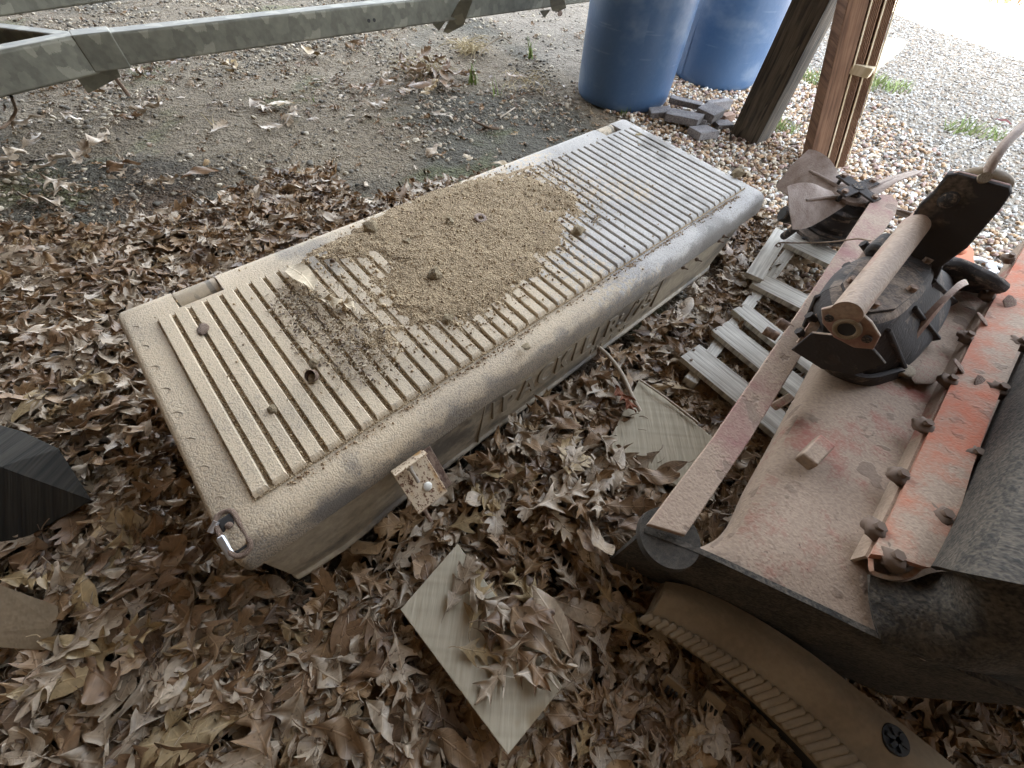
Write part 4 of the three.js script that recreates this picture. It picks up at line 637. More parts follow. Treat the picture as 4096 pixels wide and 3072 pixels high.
// ---------------------------------------------------------------- boat trailer
{
  const t = thing('boat_trailer', 'galvanised steel trailer tongue crossing behind the toolbox', 'trailer');
  // main beam: near top edge known, 0.1 tall, 0.085 deep
  const A = V([-1.788, 0.4, -1.974]), Z = V([0.209, 0.4, -3.753]), dir = Z.clone().sub(A).normalize(), nrm = V(-dir.z, 0, dir.x); if (nrm.z > 0) nrm.negate();
  const mid = (p, h) => [p.x + nrm.x * 0.045, h, p.z + nrm.z * 0.045];
  mesh('main_beam', bar(mid(A, 0.345), mid(Z.clone().addScaledVector(dir, 0.6), 0.345), 0.09, 0.11, 0.010), M.galv, t);
  const J = A.clone().addScaledVector(dir, -0.09);
  const sleeve = mesh('joint_sleeve', bar(mid(A.clone().addScaledVector(dir, -0.1), 0.344), mid(A.clone().addScaledVector(dir, 0.035), 0.344), 0.096, 0.122, 0.008), M.galv, t);
  // two legs of the tongue run apart from the joint
  const legA = mid(J, 0.34);
  mesh('tongue_leg', bar(legA, [-2.318, 0.32, -1.323], 0.085, 0.128, 0.012), M.galv, t);
  mesh('tongue_leg', bar([legA[0] - 0.01, 0.345, legA[2] - 0.02], [-3.251, 0.32, -2.176], 0.06, 0.1, 0.010), M.galv, t);
  mesh('gap_shade_sheet', plate([[-2.258, 0.31, -2.271], [-2.889, 0.31, -2.032], [-2.429, 0.31, -1.58], [-2.202, 0.31, -1.938]], 0.006), M.greyDust, t);  // dark sheet put in for the shade of the open gap between the legs
  mesh('skid_plate', plate([[-1.918, 0.285, -1.867], [-1.847, 0.285, -2.015], [-1.889, 0.2, -2.055], [-2.021, 0.2, -1.963]], 0.010), M.galv, t);
  mesh('bent_rod', pipe([[-1.956, 0.24, -2.064], [-1.957, 0.22, -2.084], [-1.966, 0.18, -2.104], [-1.967, 0.13, -2.112]], 0.0085, 14, 10), M.rusty, t);
  // keel roller brackets under the beam
  for (const [x, w] of [[1780, 1], [2180, 1.1]]) {
    const y = 95 - (x - 1780) * 0.14;
    const br = mesh('roller_bracket', x < 2000 ? plate([[-0.47, 0.4, -3.011], [-0.402, 0.4, -3.034], [-0.487, 0.28, -3.184], [-0.577, 0.2, -3.175], [-0.611, 0.24, -3.183]], 0.006) : plate([[0.027, 0.4, -3.31], [0.119, 0.4, -3.343], [0.152, 0.28, -3.634], [0.1, 0.2, -3.697], [0.055, 0.28, -3.67]], 0.006), M.galv, t);
    mesh('bolt', orient(hexBolt(0.016, 0.018), x < 2000 ? [-0.542, 0.25, -3.201] : [0.119, 0.25, -3.688], [0.3, 0.3, 0.9]), M.rusty, br);
    mesh('roller_bracket', x < 2000 ? plate([[-0.657, 0.27, -3.098], [-0.591, 0.27, -3.156], [-0.632, 0.23, -3.147]], 0.006) : plate([[-0.02, 0.27, -3.598], [0.048, 0.27, -3.654], [0.014, 0.23, -3.652]], 0.006), M.galv, t);
  }
  for (const x of [1475, 1505]) mesh('bolt_hole', orient(new THREE.CylinderGeometry(0.008, 0.008, 0.003, 14), [[-0.915, 0.345, -2.714][0] + (x - 1475) * 0.00077, 0.345, [-0.915, 0.345, -2.714][2] - (x - 1475) * 0.0007], [nrm.x * -1, 0, nrm.z * -1]), M.black, t);
  // far rail of the frame, and the jack that carries the tongue outside the picture
  mesh('far_rail', bar([-2.823, 0.4, -1.886], [-1.921, 0.4, -3.262], 0.08, 0.11, 0.010), M.galv, t);
  mesh('jack_post', rod([-3.05, 0.02, -1.42], [-3.05, 0.62, -1.42], 0.03, 20), M.galv, t);
  mesh('jack_foot', at(boxUV(rbox(0.16, 0.02, 0.16, 0.004)), -3.05, 0.006, -1.42), M.galv, t);
  mesh('jack_arm', bar([-3.05, 0.32, -1.42], [-2.318, 0.32, -1.323], 0.06, 0.06, 0.006), M.galv, t);
  const hose = single('loose_cable', pipe([[-2.029, 0.27, -1.658], [-2.333, 0.14, -1.89], [-2.506, 0.06, -2.012], [-2.563, 0.02, -2.007], [-2.552, 0.015, -1.922], [-2.604, 0.015, -1.898]], 0.006, 24, 8), M.darkTwig, 'thin brown cable hanging from the trailer tongue to the dirt', 'cable');
}
// ---------------------------------------------------------------- pallet, plywood, block
{
  const t = thing('wooden_pallet', 'weathered grey wooden pallet under the fan and the steel bar', 'pallet');
  const TH = 0.018, h = 0.105, board = (p, q, w, name = 'board') => { const l = dist(p, q), g = rbox(w, TH, l, 0.002); return mesh(name, lay(boxUV(g), p, q), M.palletWood, t); };
  const dirB = V([0.677, 0.105, -0.512]).sub(V([0.505, 0.105, -0.687])).setY(0).normalize();
  const run = (px, len, w, back = 0) => { const p = V(px); board(p.clone().addScaledVector(dirB, -back).toArray(), p.clone().addScaledVector(dirB, len).toArray(), w); };
  const span = (a, b, w) => { const p = V(a), q = V(b), d = q.clone().sub(p).normalize(); board(p.toArray(), q.clone().addScaledVector(d, 0.22).toArray(), w); };
  span([0.519, 0.08, -0.794], [0.73, 0.08, -0.54], 0.088); span([0.637, 0.08, -0.91], [0.826, 0.08, -0.656], 0.083); span([0.724, 0.08, -1.007], [0.899, 0.08, -0.745], 0.068);
  span([0.828, 0.08, -1.164], [1.074, 0.08, -0.958], 0.091); span([1.028, 0.08, -1.443], [1.266, 0.08, -1.231], 0.111);
  const sd = V([1.061, 0.05, -1.545]).sub(V([0.491, 0.05, -0.804])).setY(0).normalize();
  const sp = V([0.562, 0.05, -0.812]);
  for (const k of [0.03, 0.42, 0.8]) { const p = sp.clone().addScaledVector(dirB, k).addScaledVector(sd, -0.12), q = p.clone().addScaledVector(sd, 1.05); mesh('stringer', bar([p.x, 0.034, p.z], [q.x, 0.034, q.z], 0.038, 0.07, 0.003), M.palletWood, t); }
  board([1.005, 0.099, -1.445], [0.804, 0.099, -1.146], 0.058, 'edge_board');
  for (const p of [[0.529, 0.091, -0.794], [0.514, 0.091, -0.754], [0.729, 0.091, -1.005], [0.843, 0.091, -1.151], [0.639, 0.091, -0.909]]) mesh('nail_head', at(new THREE.CylinderGeometry(0.004, 0.004, 0.003, 8), ...p), M.rusty, t);
}
function ply(name, poly, y, label, tilt) { const g = plate(poly.map(([x, z], i) => [x, y + (tilt?.[i] ?? 0), z]), 0.012, 0.0015); return single(name, g, M.plywood, label, 'plywood'); }
ply('plywood_sheet', boardA, 0.094, 'stained plywood offcut half buried in leaves before the toolbox latch', [0, 0, 0, 0]);
ply('plywood_sheet', boardB, 0.09, 'cracked grey plywood offcut between toolbox and pallet');
{
  const t = single('dark_timber_block', hull([[-0.858, 0.1, -0.221], [-1.004, 0.17, -0.252], [-1.328, 0.17, -0.323], [-0.958, 0.14, -0.311], [-1.049, 0.15, -0.339], [-1.441, 0.15, -0.409], [-0.959, 0, -0.247], [-1.024, 0, -0.168], [-1.196, 0, 0.02], [-1.711, 0, -0.486]]), M.blackWood, 'blackened timber block half buried in leaves at the picture edge', 'timber');
  single('tan_slab_end', hull([[-0.786, 0.1, -0.031], [-0.771, 0.095, 0], [-0.777, 0.085, 0.034], [-1.015, 0.095, 0.036], [-1.109, 0.115, -0.086], [-0.903, 0.11, -0.056], [-0.876, 0, -0.033], [-0.853, 0, 0.037], [-1.262, 0, -0.098], [-1.127, 0, 0.04]]), M.tan, 'dusty tan slab end among the leaves below the blackened timber', 'slab');
}
// ---------------------------------------------------------------- engine fan and water pump
{
  const t = thing('engine_fan', 'rusty four bladed engine fan on a black water pump', 'fan');
  const hub = V([1.004, 0.345, -1.255]), ax = V(-0.06, 1, 0.12).normalize();
  const fr = new THREE.Matrix4().lookAt(V(0, 0, 0), ax.clone().negate(), V(0, 0, 1)); // z of the frame is the axis
  const q = new THREE.Quaternion().setFromUnitVectors(V(0, 1, 0), ax);
  const blade = (ang, len, w0, w1, pitch, round) => {
    const rows = []; const L = [0.035, 0.08, 0.12, len * 0.72, len * 0.9, len];
    for (let i = 0; i < L.length; i++) { const r = L[i], k = (r - 0.035) / (len - 0.035), w = mix(w0, w1, Math.min(1, k * 1.6)) * (i === 5 ? round : 1), tw = pitch * sst(0.0, 0.45, k), row = []; for (let j = 0; j <= 4; j++) { const s = (j / 4 - 0.5) * w; row.push([r + (i === 5 ? -0.012 * Math.abs(s / w) : 0), -s * Math.sin(tw) + 0.006 * Math.cos(s / w * 3) , s * Math.cos(tw)]); } rows.push(row); }
    const g = sheet(rows, 14, 8, 0.003), rib = pipe([[0.04, 0.010, 0], [0.09, 0.013, 0.004], [len * 0.72, 0.012, 0.008]], 0.0055, 10, 8);
    const place = (gm) => gm.rotateY(ang).applyQuaternion(q).translate(hub.x, hub.y, hub.z);
    const b = mesh('fan_blade', place(g), M.fanBlade, t); mesh('rib', place(rib), M.fanBlade, b);
  };
  const angOf = (p) => Math.atan2(-(p[2] - hub.z), p[0] - hub.x);
  blade(angOf([0.86, 0.345, -1.405]), 0.205, 0.07, 0.145, -0.62, 0.93); blade(angOf([0.823, 0.34, -1.2]), 0.215, 0.06, 0.135, -0.60, 0.95);
  blade(angOf([1.255, 0.36, -1.399]), 0.26, 0.06, 0.11, -0.75, 0.6); blade(angOf([1.141, 0.33, -1.175]), 0.225, 0.06, 0.125, -0.6, 0.6);
  const on = (h, gm) => gm.translate(0, h, 0).applyQuaternion(q).translate(hub.x, hub.y, hub.z);
  mesh('hub_plate', on(0.012, new THREE.CylinderGeometry(0.05, 0.055, 0.006, 28)), M.rusty, t);
  const sp = mesh('spider', on(0.034, boxUV(merge([rbox(0.14, 0.006, 0.035, 0.002), rbox(0.14, 0.006, 0.035, 0.002).rotateY(Math.PI / 2)]).rotateY(0.5))), M.cast, t);
  for (let k = 0; k < 4; k++) { const a = 0.5 + k * Math.PI / 2; mesh('stud', on(0.022, new THREE.CylinderGeometry(0.0055, 0.0055, 0.03, 10).translate(Math.cos(a) * 0.058, 0, -Math.sin(a) * 0.058)), M.cast, sp); mesh('bolt', on(0.040, hexBolt(0.009, 0.008).translate(Math.cos(a) * 0.058, 0, -Math.sin(a) * 0.058)), M.rusty, sp); }
  mesh('fan_boss', on(0.026, new THREE.CylinderGeometry(0.016, 0.024, 0.026, 20)), M.cast, t);
  const prof = [[0.02, 0.0], [0.078, 0.0], [0.082, -0.006], [0.07, -0.018], [0.074, -0.028], [0.092, -0.036], [0.095, -0.044], [0.080, -0.056], [0.094, -0.068], [0.094, -0.075], [0.07, -0.08], [0.03, -0.085]];
  mesh('pulley', on(-0.012, new THREE.LatheGeometry(prof.map((p) => new THREE.Vector2(...p)), 48)), M.cast, t);
  const base = V([1.276, 0.1, -1.524]);
  const bodyG = hull([...[0, 1, 2, 3, 4, 5, 6, 7].map((k) => [hub.x - 0.01 + 0.085 * Math.cos(k * 0.785), hub.y - 0.085, hub.z + 0.02 + 0.075 * Math.sin(k * 0.785)]), ...[0, 1, 2, 3, 4, 5, 6, 7].map((k) => [base.x + 0.115 * Math.cos(k * 0.785 + 0.3), 0.095, base.z + 0.10 * Math.sin(k * 0.785 + 0.3)])]);
  const bd = mesh('pump_housing', bodyG, M.cast, t);
  mesh('mount_flange', plate([[1.068, 0.1, -1.452], [1.108, 0.1, -1.376], [1.247, 0.1, -1.387], [1.357, 0.1, -1.459], [1.374, 0.1, -1.583], [1.162, 0.1, -1.57]], 0.014, 0.003), M.cast, bd);
  for (const p of [[1.057, 0.118, -1.387], [1.152, 0.118, -1.364], [1.273, 0.118, -1.412]]) mesh('bolt_hole', at(new THREE.CylinderGeometry(0.008, 0.008, 0.004, 14), ...p), M.black, bd);
  mesh('inlet_pipe', rod([1.005, 0.215, -1.335], [0.898, 0.225, -1.349], 0.026, 22), M.cast, bd);
  mesh('inlet_bore', rod([0.902, 0.225, -1.348], [0.894, 0.226, -1.348], 0.021, 20), M.black, bd);
  mesh('spout', rod([0.969, 0.19, -1.338], [0.973, 0.125, -1.376], 0.014, 14), M.cast, bd);
}
// ---------------------------------------------------------------- red implement with gearbox
{
  const t = thing('red_farm_implement', 'old red farm implement with gearbox under clay dust', 'implement');
  // flat lift bar on its pivot
  const b0 = [0.26, 0.33, -0.186], b1 = [1.024, 0.36, -1.195];
  const barG = plate([[0.231, 0.33, -0.193], [0.284, 0.33, -0.182], [0.432, 0.339, -0.358], [0.635, 0.35, -0.616], [1.067, 0.365, -1.137], [1.104, 0.366, -1.198], [1.1, 0.366, -1.237], [1.056, 0.366, -1.233], [0.649, 0.352, -0.709], [0.367, 0.339, -0.352]], 0.012, 0.002);
  const lb = mesh('lift_bar', barG, M.mauve, t); lb.userData.label = 'long flat mauve steel bar crossing over the pallet';
  const px = V([0.271, 0.325, -0.183]); mesh('pivot_washer', at(new THREE.CylinderGeometry(0.048, 0.05, 0.014, 32), px.x, px.y - 0.018, px.z), M.greyDust, t);
  for (const p of [[0.556, 0.345, -0.626], [0.597, 0.345, -0.657]]) mesh('bolt', orient(hexBolt(0.011, 0.03), p, [-0.75, 0, -0.6]), M.rusty, t);
  // deck: rounded along its edge, clay dust over red paint
  const under = (p, y) => [p[0], y, p[2]];
  const deck = mesh('deck', sheet([
    [under([0.311, 0.315, -0.164], 0.17), [0.438, 0.18, -0.224], [0.518, 0.18, -0.325], [0.607, 0.18, -0.437], [0.715, 0.18, -0.576], [0.844, 0.18, -0.743], [1.025, 0.18, -0.983]],
    [under([0.307, 0.315, -0.165], 0.235), [0.393, 0.245, -0.202], [0.467, 0.245, -0.297], [0.549, 0.245, -0.402], [0.647, 0.245, -0.53], [0.769, 0.245, -0.688], [0.94, 0.245, -0.91]],
    [under([0.325, 0.315, -0.159], 0.275), [0.39, 0.285, -0.192], [0.461, 0.285, -0.282], [0.54, 0.285, -0.382], [0.638, 0.285, -0.503], [0.756, 0.285, -0.652], [0.923, 0.285, -0.873]],
    [under([0.378, 0.315, -0.138], 0.294), [0.435, 0.305, -0.178], [0.504, 0.305, -0.261], [0.588, 0.305, -0.363], [0.69, 0.305, -0.485], [0.818, 0.305, -0.642], [1.003, 0.305, -0.88]],
    [under([0.458, 0.315, -0.106], 0.300), [0.514, 0.312, -0.156], [0.587, 0.312, -0.244], [0.679, 0.312, -0.348], [0.792, 0.312, -0.479], [0.928, 0.312, -0.633], [1.147, 0.312, -0.91]],
    [under([0.538, 0.315, -0.072], 0.302), [0.591, 0.314, -0.134], [0.669, 0.314, -0.225], [0.767, 0.314, -0.335], [0.89, 0.314, -0.475], [1.04, 0.314, -0.643], [1.29, 0.314, -0.935]],
    [under([0.609, 0.315, -0.045], 0.300), [0.672, 0.312, -0.113], [0.754, 0.312, -0.205], [0.863, 0.312, -0.325], [0.999, 0.312, -0.475], [1.192, 0.312, -0.676], [1.461, 0.312, -0.981]]], 60, 60, 0.008, 0.004, -1), M.redDeck, t);
  deck.userData.label = 'curved deck under clay dust with red paint showing';
  mesh('skirt', sheet([
    [[0.229, 0.315, -0.186], [0.314, 0.315, -0.16], [0.401, 0.315, -0.126], [0.482, 0.315, -0.093], [0.549, 0.315, -0.065], [0.633, 0.315, -0.038], [0.745, 0.315, -0.002]].map(([x, y, z]) => [x, y, z]),
    [[0.229, 0.315, -0.186], [0.314, 0.315, -0.16], [0.401, 0.315, -0.126], [0.482, 0.315, -0.093], [0.549, 0.315, -0.065], [0.633, 0.315, -0.038], [0.745, 0.315, -0.002]].map(([x, y, z]) => [x, 0.17, z]),
    [[0.229, 0.315, -0.186], [0.314, 0.315, -0.16], [0.401, 0.315, -0.126], [0.482, 0.315, -0.093], [0.549, 0.315, -0.065], [0.633, 0.315, -0.038], [0.745, 0.315, -0.002]].map(([x, y, z]) => [x, 0.015, z])], 6, 40, 0.009, 0, 1), M.greyDust, t);
  const tabp = V([0.475, 0.26, -0.133]); 
  mesh('weld_lug', boxUV(lay(rbox(0.030, 0.026, 0.066, 0.004), [0.524, 0.333, -0.322], [0.581, 0.333, -0.371])), M.redDeck, deck);
  mesh('weld_lug', boxUV(lay(rbox(0.016, 0.014, 0.05, 0.004), [0.535, 0.305, -0.461], [0.571, 0.308, -0.484])), M.redDeck, deck);
  const clod = mesh('mud_cake', at(boxUV(stoneGeo(860, 1, 0.3)).scale(0.028, 0.02, 0.022), ...[0.821, 0.334, -0.561]), M.tan, deck);
  mesh('mud_cake', at(boxUV(stoneGeo(861, 1, 0.3)).scale(0.022, 0.016, 0.04).rotateY(-0.9), ...[0.864, 0.334, -0.553]), M.redDeck, deck);
  // bolted orange panel standing along the deck
  const L = [[0.549, 0.352, -0.165], [0.619, 0.352, -0.238], [0.735, 0.352, -0.363], [0.864, 0.352, -0.502], [1.045, 0.352, -0.693], [1.431, 0.352, -1.081]], Rr = [[0.615, 0.362, -0.153], [0.685, 0.366, -0.216], [0.783, 0.37, -0.326], [0.92, 0.37, -0.472], [1.104, 0.37, -0.66], [1.528, 0.37, -1.068]];
  const pan = mesh('bolted_panel', sheet([L, L.map((p, i) => [mix(p[0], Rr[i][0], 0.5), 0.362, mix(p[2], Rr[i][2], 0.5)]), Rr], 24, 80, 0.012, 0.003, -1), M.orange, t); pan.userData.label = 'bright orange red panel edged with muddy bolts';
  mesh('panel_toe', sheet([[[0.549, 0.352, -0.165], [0.545, 0.35, -0.145], [0.57, 0.35, -0.137], [0.6, 0.352, -0.142], [0.615, 0.362, -0.153]], [[0.6, 0.3, -0.182], [0.592, 0.3, -0.157], [0.619, 0.3, -0.147], [0.655, 0.3, -0.153], [0.684, 0.3, -0.17]]], 3, 24, 0.006, 0, 1), M.orange, t);
  const rim = (pts, name) => mesh(name, sheet([pts, pts.map(([x, y, z]) => [x, y - 0.035, z])], 2, 50, 0.004, 0, 1), M.redDeck, t);
  rim(L, 'panel_edge');
  const boltAt = (p, s, ax = [0, 1, 0]) => { const b = mesh('muddy_bolt', merge([orient(boxUV(hexBolt(0.0075 * s, 0.022)), p, ax), at(boxUV(stoneGeo(870 + Math.floor(rnd() * 40), 2, 0.7)).scale(0.0165 * s, 0.014 * s, 0.018 * s), p[0], p[1] - 0.004, p[2])]), M.mud, pan); b.rotation.y = 0; return b; };
  for (const p of [[0.574, 0.362, -0.208], [0.758, 0.362, -0.406], [0.87, 0.362, -0.52], [0.986, 0.362, -0.651], [1.129, 0.362, -0.802], [1.291, 0.362, -0.969], [0.658, 0.362, -0.301]]) boltAt(p, 1);
  for (const p of [[0.679, 0.374, -0.232], [0.797, 0.376, -0.345], [0.936, 0.378, -0.494], [1.067, 0.378, -0.627], [0.577, 0.366, -0.166]]) boltAt(p, 1.12);
  for (const p of [[1.049, 0.366, -0.696], [1.138, 0.37, -0.751], [0.91, 0.364, -0.548], [0.917, 0.366, -0.497]]) mesh('paint_flake', at(boxUV(stoneGeo(890, 1, 0.15)).scale(0.03, 0.02, 0.018).rotateZ(0.5).rotateY(rnd() * 3), ...p), M.mauve, pan);
  // grey guard rising on the far side, and the dark end cover before it
  mesh('side_guard', sheet([
    [[0.648, 0.35, -0.156], [0.729, 0.35, -0.232], [0.836, 0.35, -0.345], [0.983, 0.35, -0.497], [1.179, 0.35, -0.695]],
    [[0.606, 0.4, -0.143], [0.68, 0.4, -0.214], [0.782, 0.4, -0.317], [0.921, 0.4, -0.457], [1.109, 0.4, -0.64]],
    [[0.573, 0.47, -0.116], [0.649, 0.47, -0.188], [0.748, 0.47, -0.283], [0.89, 0.47, -0.413], [1.08, 0.47, -0.578]],
    [[0.64, 0.5, -0.099], [0.727, 0.5, -0.171], [0.853, 0.5, -0.279], [1.032, 0.5, -0.421], [1.247, 0.5, -0.581]]], 24, 50, 0.008, 0.004, -1), M.greyDust, t);
  mesh('end_cover', sheet([
    [[0.552, 0.34, -0.144], [0.588, 0.345, -0.136], [0.634, 0.36, -0.15], [0.585, 0.45, -0.125], [0.64, 0.5, -0.099]],
    [[0.545, 0.33, -0.112], [0.577, 0.345, -0.1], [0.611, 0.37, -0.103], [0.611, 0.42, -0.092], [0.672, 0.46, -0.076]],
    [[0.548, 0.318, -0.067], [0.595, 0.32, -0.052], [0.63, 0.34, -0.046], [0.666, 0.37, -0.048], [0.718, 0.4, -0.039]],
    [[0.655, 0.2, -0.055], [0.703, 0.2, -0.038], [0.763, 0.2, -0.029], [0.846, 0.2, -0.022], [0.937, 0.2, 0]],
    [[0.815, 0.03, -0.052], [0.864, 0.03, -0.031], [0.931, 0.03, -0.013], [1.026, 0.03, 0.004], [1.119, 0.03, 0.037]]], 40, 40, 0.006, 0.003, 1), M.greyDust, t);
  mesh('cover_lug', boxUV(lay(rbox(0.05, 0.04, 0.09, 0.006), [0.653, 0.42, -0.109], [0.672, 0.45, -0.126])), M.mauve, t);
  // gearbox casting
  const ringB = [[0.648, 0.33, -0.654], [0.665, 0.33, -0.589], [0.722, 0.33, -0.548], [0.824, 0.33, -0.572], [0.946, 0.33, -0.664], [1.061, 0.33, -0.793], [1.114, 0.33, -0.894], [1.02, 0.33, -0.902], [0.856, 0.33, -0.832], [0.733, 0.33, -0.745], [0.648, 0.33, -0.654]];
  const ringT = [[0.594, 0.465, -0.634], [0.581, 0.465, -0.567], [0.613, 0.465, -0.536], [0.682, 0.465, -0.556], [0.762, 0.465, -0.619], [0.846, 0.465, -0.704], [0.889, 0.465, -0.767], [0.845, 0.465, -0.796], [0.759, 0.465, -0.776], [0.67, 0.465, -0.721], [0.594, 0.465, -0.634]];
  const cT = ringT.slice(0, 10).reduce((a, p) => [a[0] + p[0] / 10, 0.478, a[2] + p[2] / 10], [0, 0, 0]);
  const ringAt = (k, y, ins = 0) => ringB.map((p, i) => { const x = mix(p[0], ringT[i][0], k), z = mix(p[2], ringT[i][2], k); return [mix(x, cT[0], ins), y, mix(z, cT[2], ins)]; });
  const gear = mesh('gearbox', sheet([ringAt(0, 0.315), ringAt(0.1, 0.345), ringAt(0.55, 0.40), ringAt(0.95, 0.445), ringAt(1, 0.464, 0.1), ringAt(1, 0.472, 0.45), ringAt(1, 0.474, 0.98)], 40, 72, 0.004, 0.003, 1), M.cast, t);
  mesh('side_flange', sheet([[[0.797, 0.46, -0.848], [0.711, 0.455, -0.748], [0.631, 0.445, -0.655], [0.577, 0.42, -0.588], [0.562, 0.39, -0.561]], [[0.805, 0.46, -0.83], [0.72, 0.455, -0.733], [0.64, 0.445, -0.641], [0.59, 0.42, -0.576], [0.576, 0.39, -0.552]]], 4, 30, 0.014, 0.001, -1), M.mauve, gear);
  for (const p of [[0.752, 0.462, -0.801], [0.688, 0.455, -0.727], [0.674, 0.452, -0.702], [0.619, 0.444, -0.647], [0.581, 0.424, -0.597], [0.568, 0.4, -0.576]]) mesh('bolt', orient(hexBolt(0.0085, 0.02), p, [-0.7, 0.45, -0.3]), M.cast, gear);
  mesh('casting_lug', boxUV(lay(rbox(0.04, 0.03, 0.075, 0.013, 3), [0.723, 0.475, -0.74], [0.8, 0.485, -0.811])), M.cast, gear);
  mesh('casting_lug', boxUV(lay(rbox(0.045, 0.04, 0.075, 0.015, 3), [0.84, 0.46, -0.738], [0.923, 0.465, -0.802])), M.cast, gear);
  const cap = mesh('cover_plate', plate(ringAt(1, 0.474, 0.22).slice(0, 10), 0.008, 0.002), M.cast, gear);
  ringAt(1, 0.484, 0.34).slice(0, 10).forEach((p, i) => { if (i % 2 === 0) mesh('bolt', at(hexBolt(0.0085, 0.010), ...p), M.rusty, cap); });
  for (const i of [0, 1, 2, 3, 4, 5]) { const a = ringAt(0.02, 0.335, -0.03)[i], b = ringAt(0.98, 0.452, -0.03)[i]; mesh('casting_rib', bar(a, b, 0.009, 0.016, 0.003, V(a).sub(V(cT)).setY(0).normalize()), M.cast, gear); }
  mesh('front_plate', plate([[0.548, 0.387, -0.545], [0.552, 0.438, -0.542], [0.583, 0.462, -0.514], [0.619, 0.465, -0.483], [0.638, 0.454, -0.466], [0.626, 0.407, -0.476], [0.594, 0.384, -0.505]].map((p) => [p[0] + 0.012, p[1] - 0.012, p[2] - 0.010]), 0.008, 0.002), M.cast, gear);
  mesh('casting_foot', sheet([[[0.607, 0.345, -0.606], [0.646, 0.345, -0.554], [0.709, 0.345, -0.522], [0.812, 0.345, -0.552]], [[0.649, 0.3, -0.628], [0.688, 0.3, -0.567], [0.752, 0.3, -0.526], [0.868, 0.3, -0.565]]], 6, 24, 0.01, 0.002, 1), M.cast, gear);
  mesh('rim_arc', pipe([[1.009, 0.4, -0.86], [1.049, 0.4, -0.856], [1.076, 0.4, -0.831], [1.096, 0.4, -0.806], [1.143, 0.38, -0.809]], 0.016, 20, 10), M.cast, gear);
  mesh('support_rib', hull([[1.012, 0.395, -0.858], [1.1, 0.395, -0.804], [1.075, 0.33, -0.859], [1.194, 0.33, -0.846], [1.136, 0.33, -0.943], [1.228, 0.33, -0.908]]), M.cast, gear);
  // shaft tube with its end flange
  const T0 = [0.557, 0.505, -0.523], T1 = [0.778, 0.535, -0.767], T2 = [0.817, 0.54, -0.809];
  const tube = mesh('shaft_tube', boxUV(rod(T0, T1, 0.0235, 36)), M.tube, t); tube.userData.label = 'smooth tan shaft tube above the gearbox';
  mesh('tube_neck', boxUV(rod(T1, T2, 0.019, 30)), M.tube, tube);
  const fl = mesh('end_flange', plate([[0.542, 0.486, -0.551], [0.55, 0.501, -0.544], [0.569, 0.512, -0.527], [0.591, 0.504, -0.507], [0.609, 0.49, -0.491], [0.615, 0.467, -0.486], [0.6, 0.454, -0.499], [0.575, 0.453, -0.521], [0.553, 0.466, -0.54]], 0.009, 0.0025), M.tube, tube);
  const ta = V(T1).sub(V(T0)).normalize(), cen = V([0.578, 0.481, -0.519]);
  mesh('bore_ring', orient(new THREE.TorusGeometry(0.017, 0.0045, 10, 28).rotateX(Math.PI / 2), cen.clone().addScaledVector(ta, -0.008).toArray(), ta.toArray()), M.tan, fl);
  mesh('bore', orient(new THREE.CylinderGeometry(0.014, 0.014, 0.004, 22), cen.clone().addScaledVector(ta, -0.008).toArray(), ta.toArray()), M.black, fl);
  for (const p of [[0.554, 0.484, -0.54], [0.602, 0.482, -0.497]]) mesh('rivet', orient(new THREE.CylinderGeometry(0.007, 0.007, 0.004, 14), V(p).addScaledVector(ta, -0.008).toArray(), ta.toArray()), M.cast, fl);
  // dark shield at the head of the tube, with the shift boss and bent rod
  const sh = mesh('shield', plate([[0.808, 0.487, -0.761], [0.781, 0.538, -0.784], [0.776, 0.567, -0.788], [0.778, 0.593, -0.787], [0.775, 0.623, -0.789], [0.782, 0.628, -0.783], [0.836, 0.632, -0.736], [0.841, 0.626, -0.731], [0.846, 0.603, -0.727], [0.85, 0.571, -0.724], [0.855, 0.529, -0.719], [0.853, 0.502, -0.721], [0.852, 0.483, -0.722], [0.862, 0.453, -0.713], [0.873, 0.414, -0.703], [0.854, 0.397, -0.72]], 0.022, 0.005), M.cast, t);
  mesh('shield_cap', plate([[0.773, 0.624, -0.791], [0.781, 0.632, -0.785], [0.836, 0.636, -0.736], [0.841, 0.627, -0.732], [0.785, 0.624, -0.781]], 0.008, 0.002), M.mauve, sh);
  mesh('shield_crease', pipe([[0.777, 0.552, -0.788], [0.781, 0.575, -0.784], [0.788, 0.596, -0.779], [0.795, 0.619, -0.772]].map((p) => V(p).addScaledVector(ta, -0.001).toArray()), 0.004, 16, 8), M.cast, sh);
  mesh('pivot_bolt', orient(new THREE.SphereGeometry(0.016, 18, 12).scale(1, 0.6, 1), V([0.796, 0.591, -0.771]).addScaledVector(ta, -0.004).toArray(), ta.toArray()), M.cast, sh);
  mesh('shift_boss', boxUV(lay(new THREE.SphereGeometry(0.031, 28, 18).scale(0.62, 0.62, 1.25), V([0.794, 0.622, -0.773]).addScaledVector(ta, 0.03).toArray(), V([0.833, 0.626, -0.738]).addScaledVector(ta, 0.03).toArray())), M.tan, sh);
  mesh('boss_lug', orient(new THREE.CylinderGeometry(0.009, 0.011, 0.024, 20), V([0.808, 0.632, -0.76]).addScaledVector(ta, 0.006).toArray(), [-0.5, 0.5, 0.6]), M.tan, sh);
  mesh('bent_rod', boxUV(pipe([[0.822, 0.629, -0.77], [0.826, 0.655, -0.79], [0.849, 0.675, -0.82], [0.88, 0.686, -0.85], [0.934, 0.702, -0.9], [1.005, 0.735, -0.96]], 0.0078, 30, 14)), M.fanBlade, t);
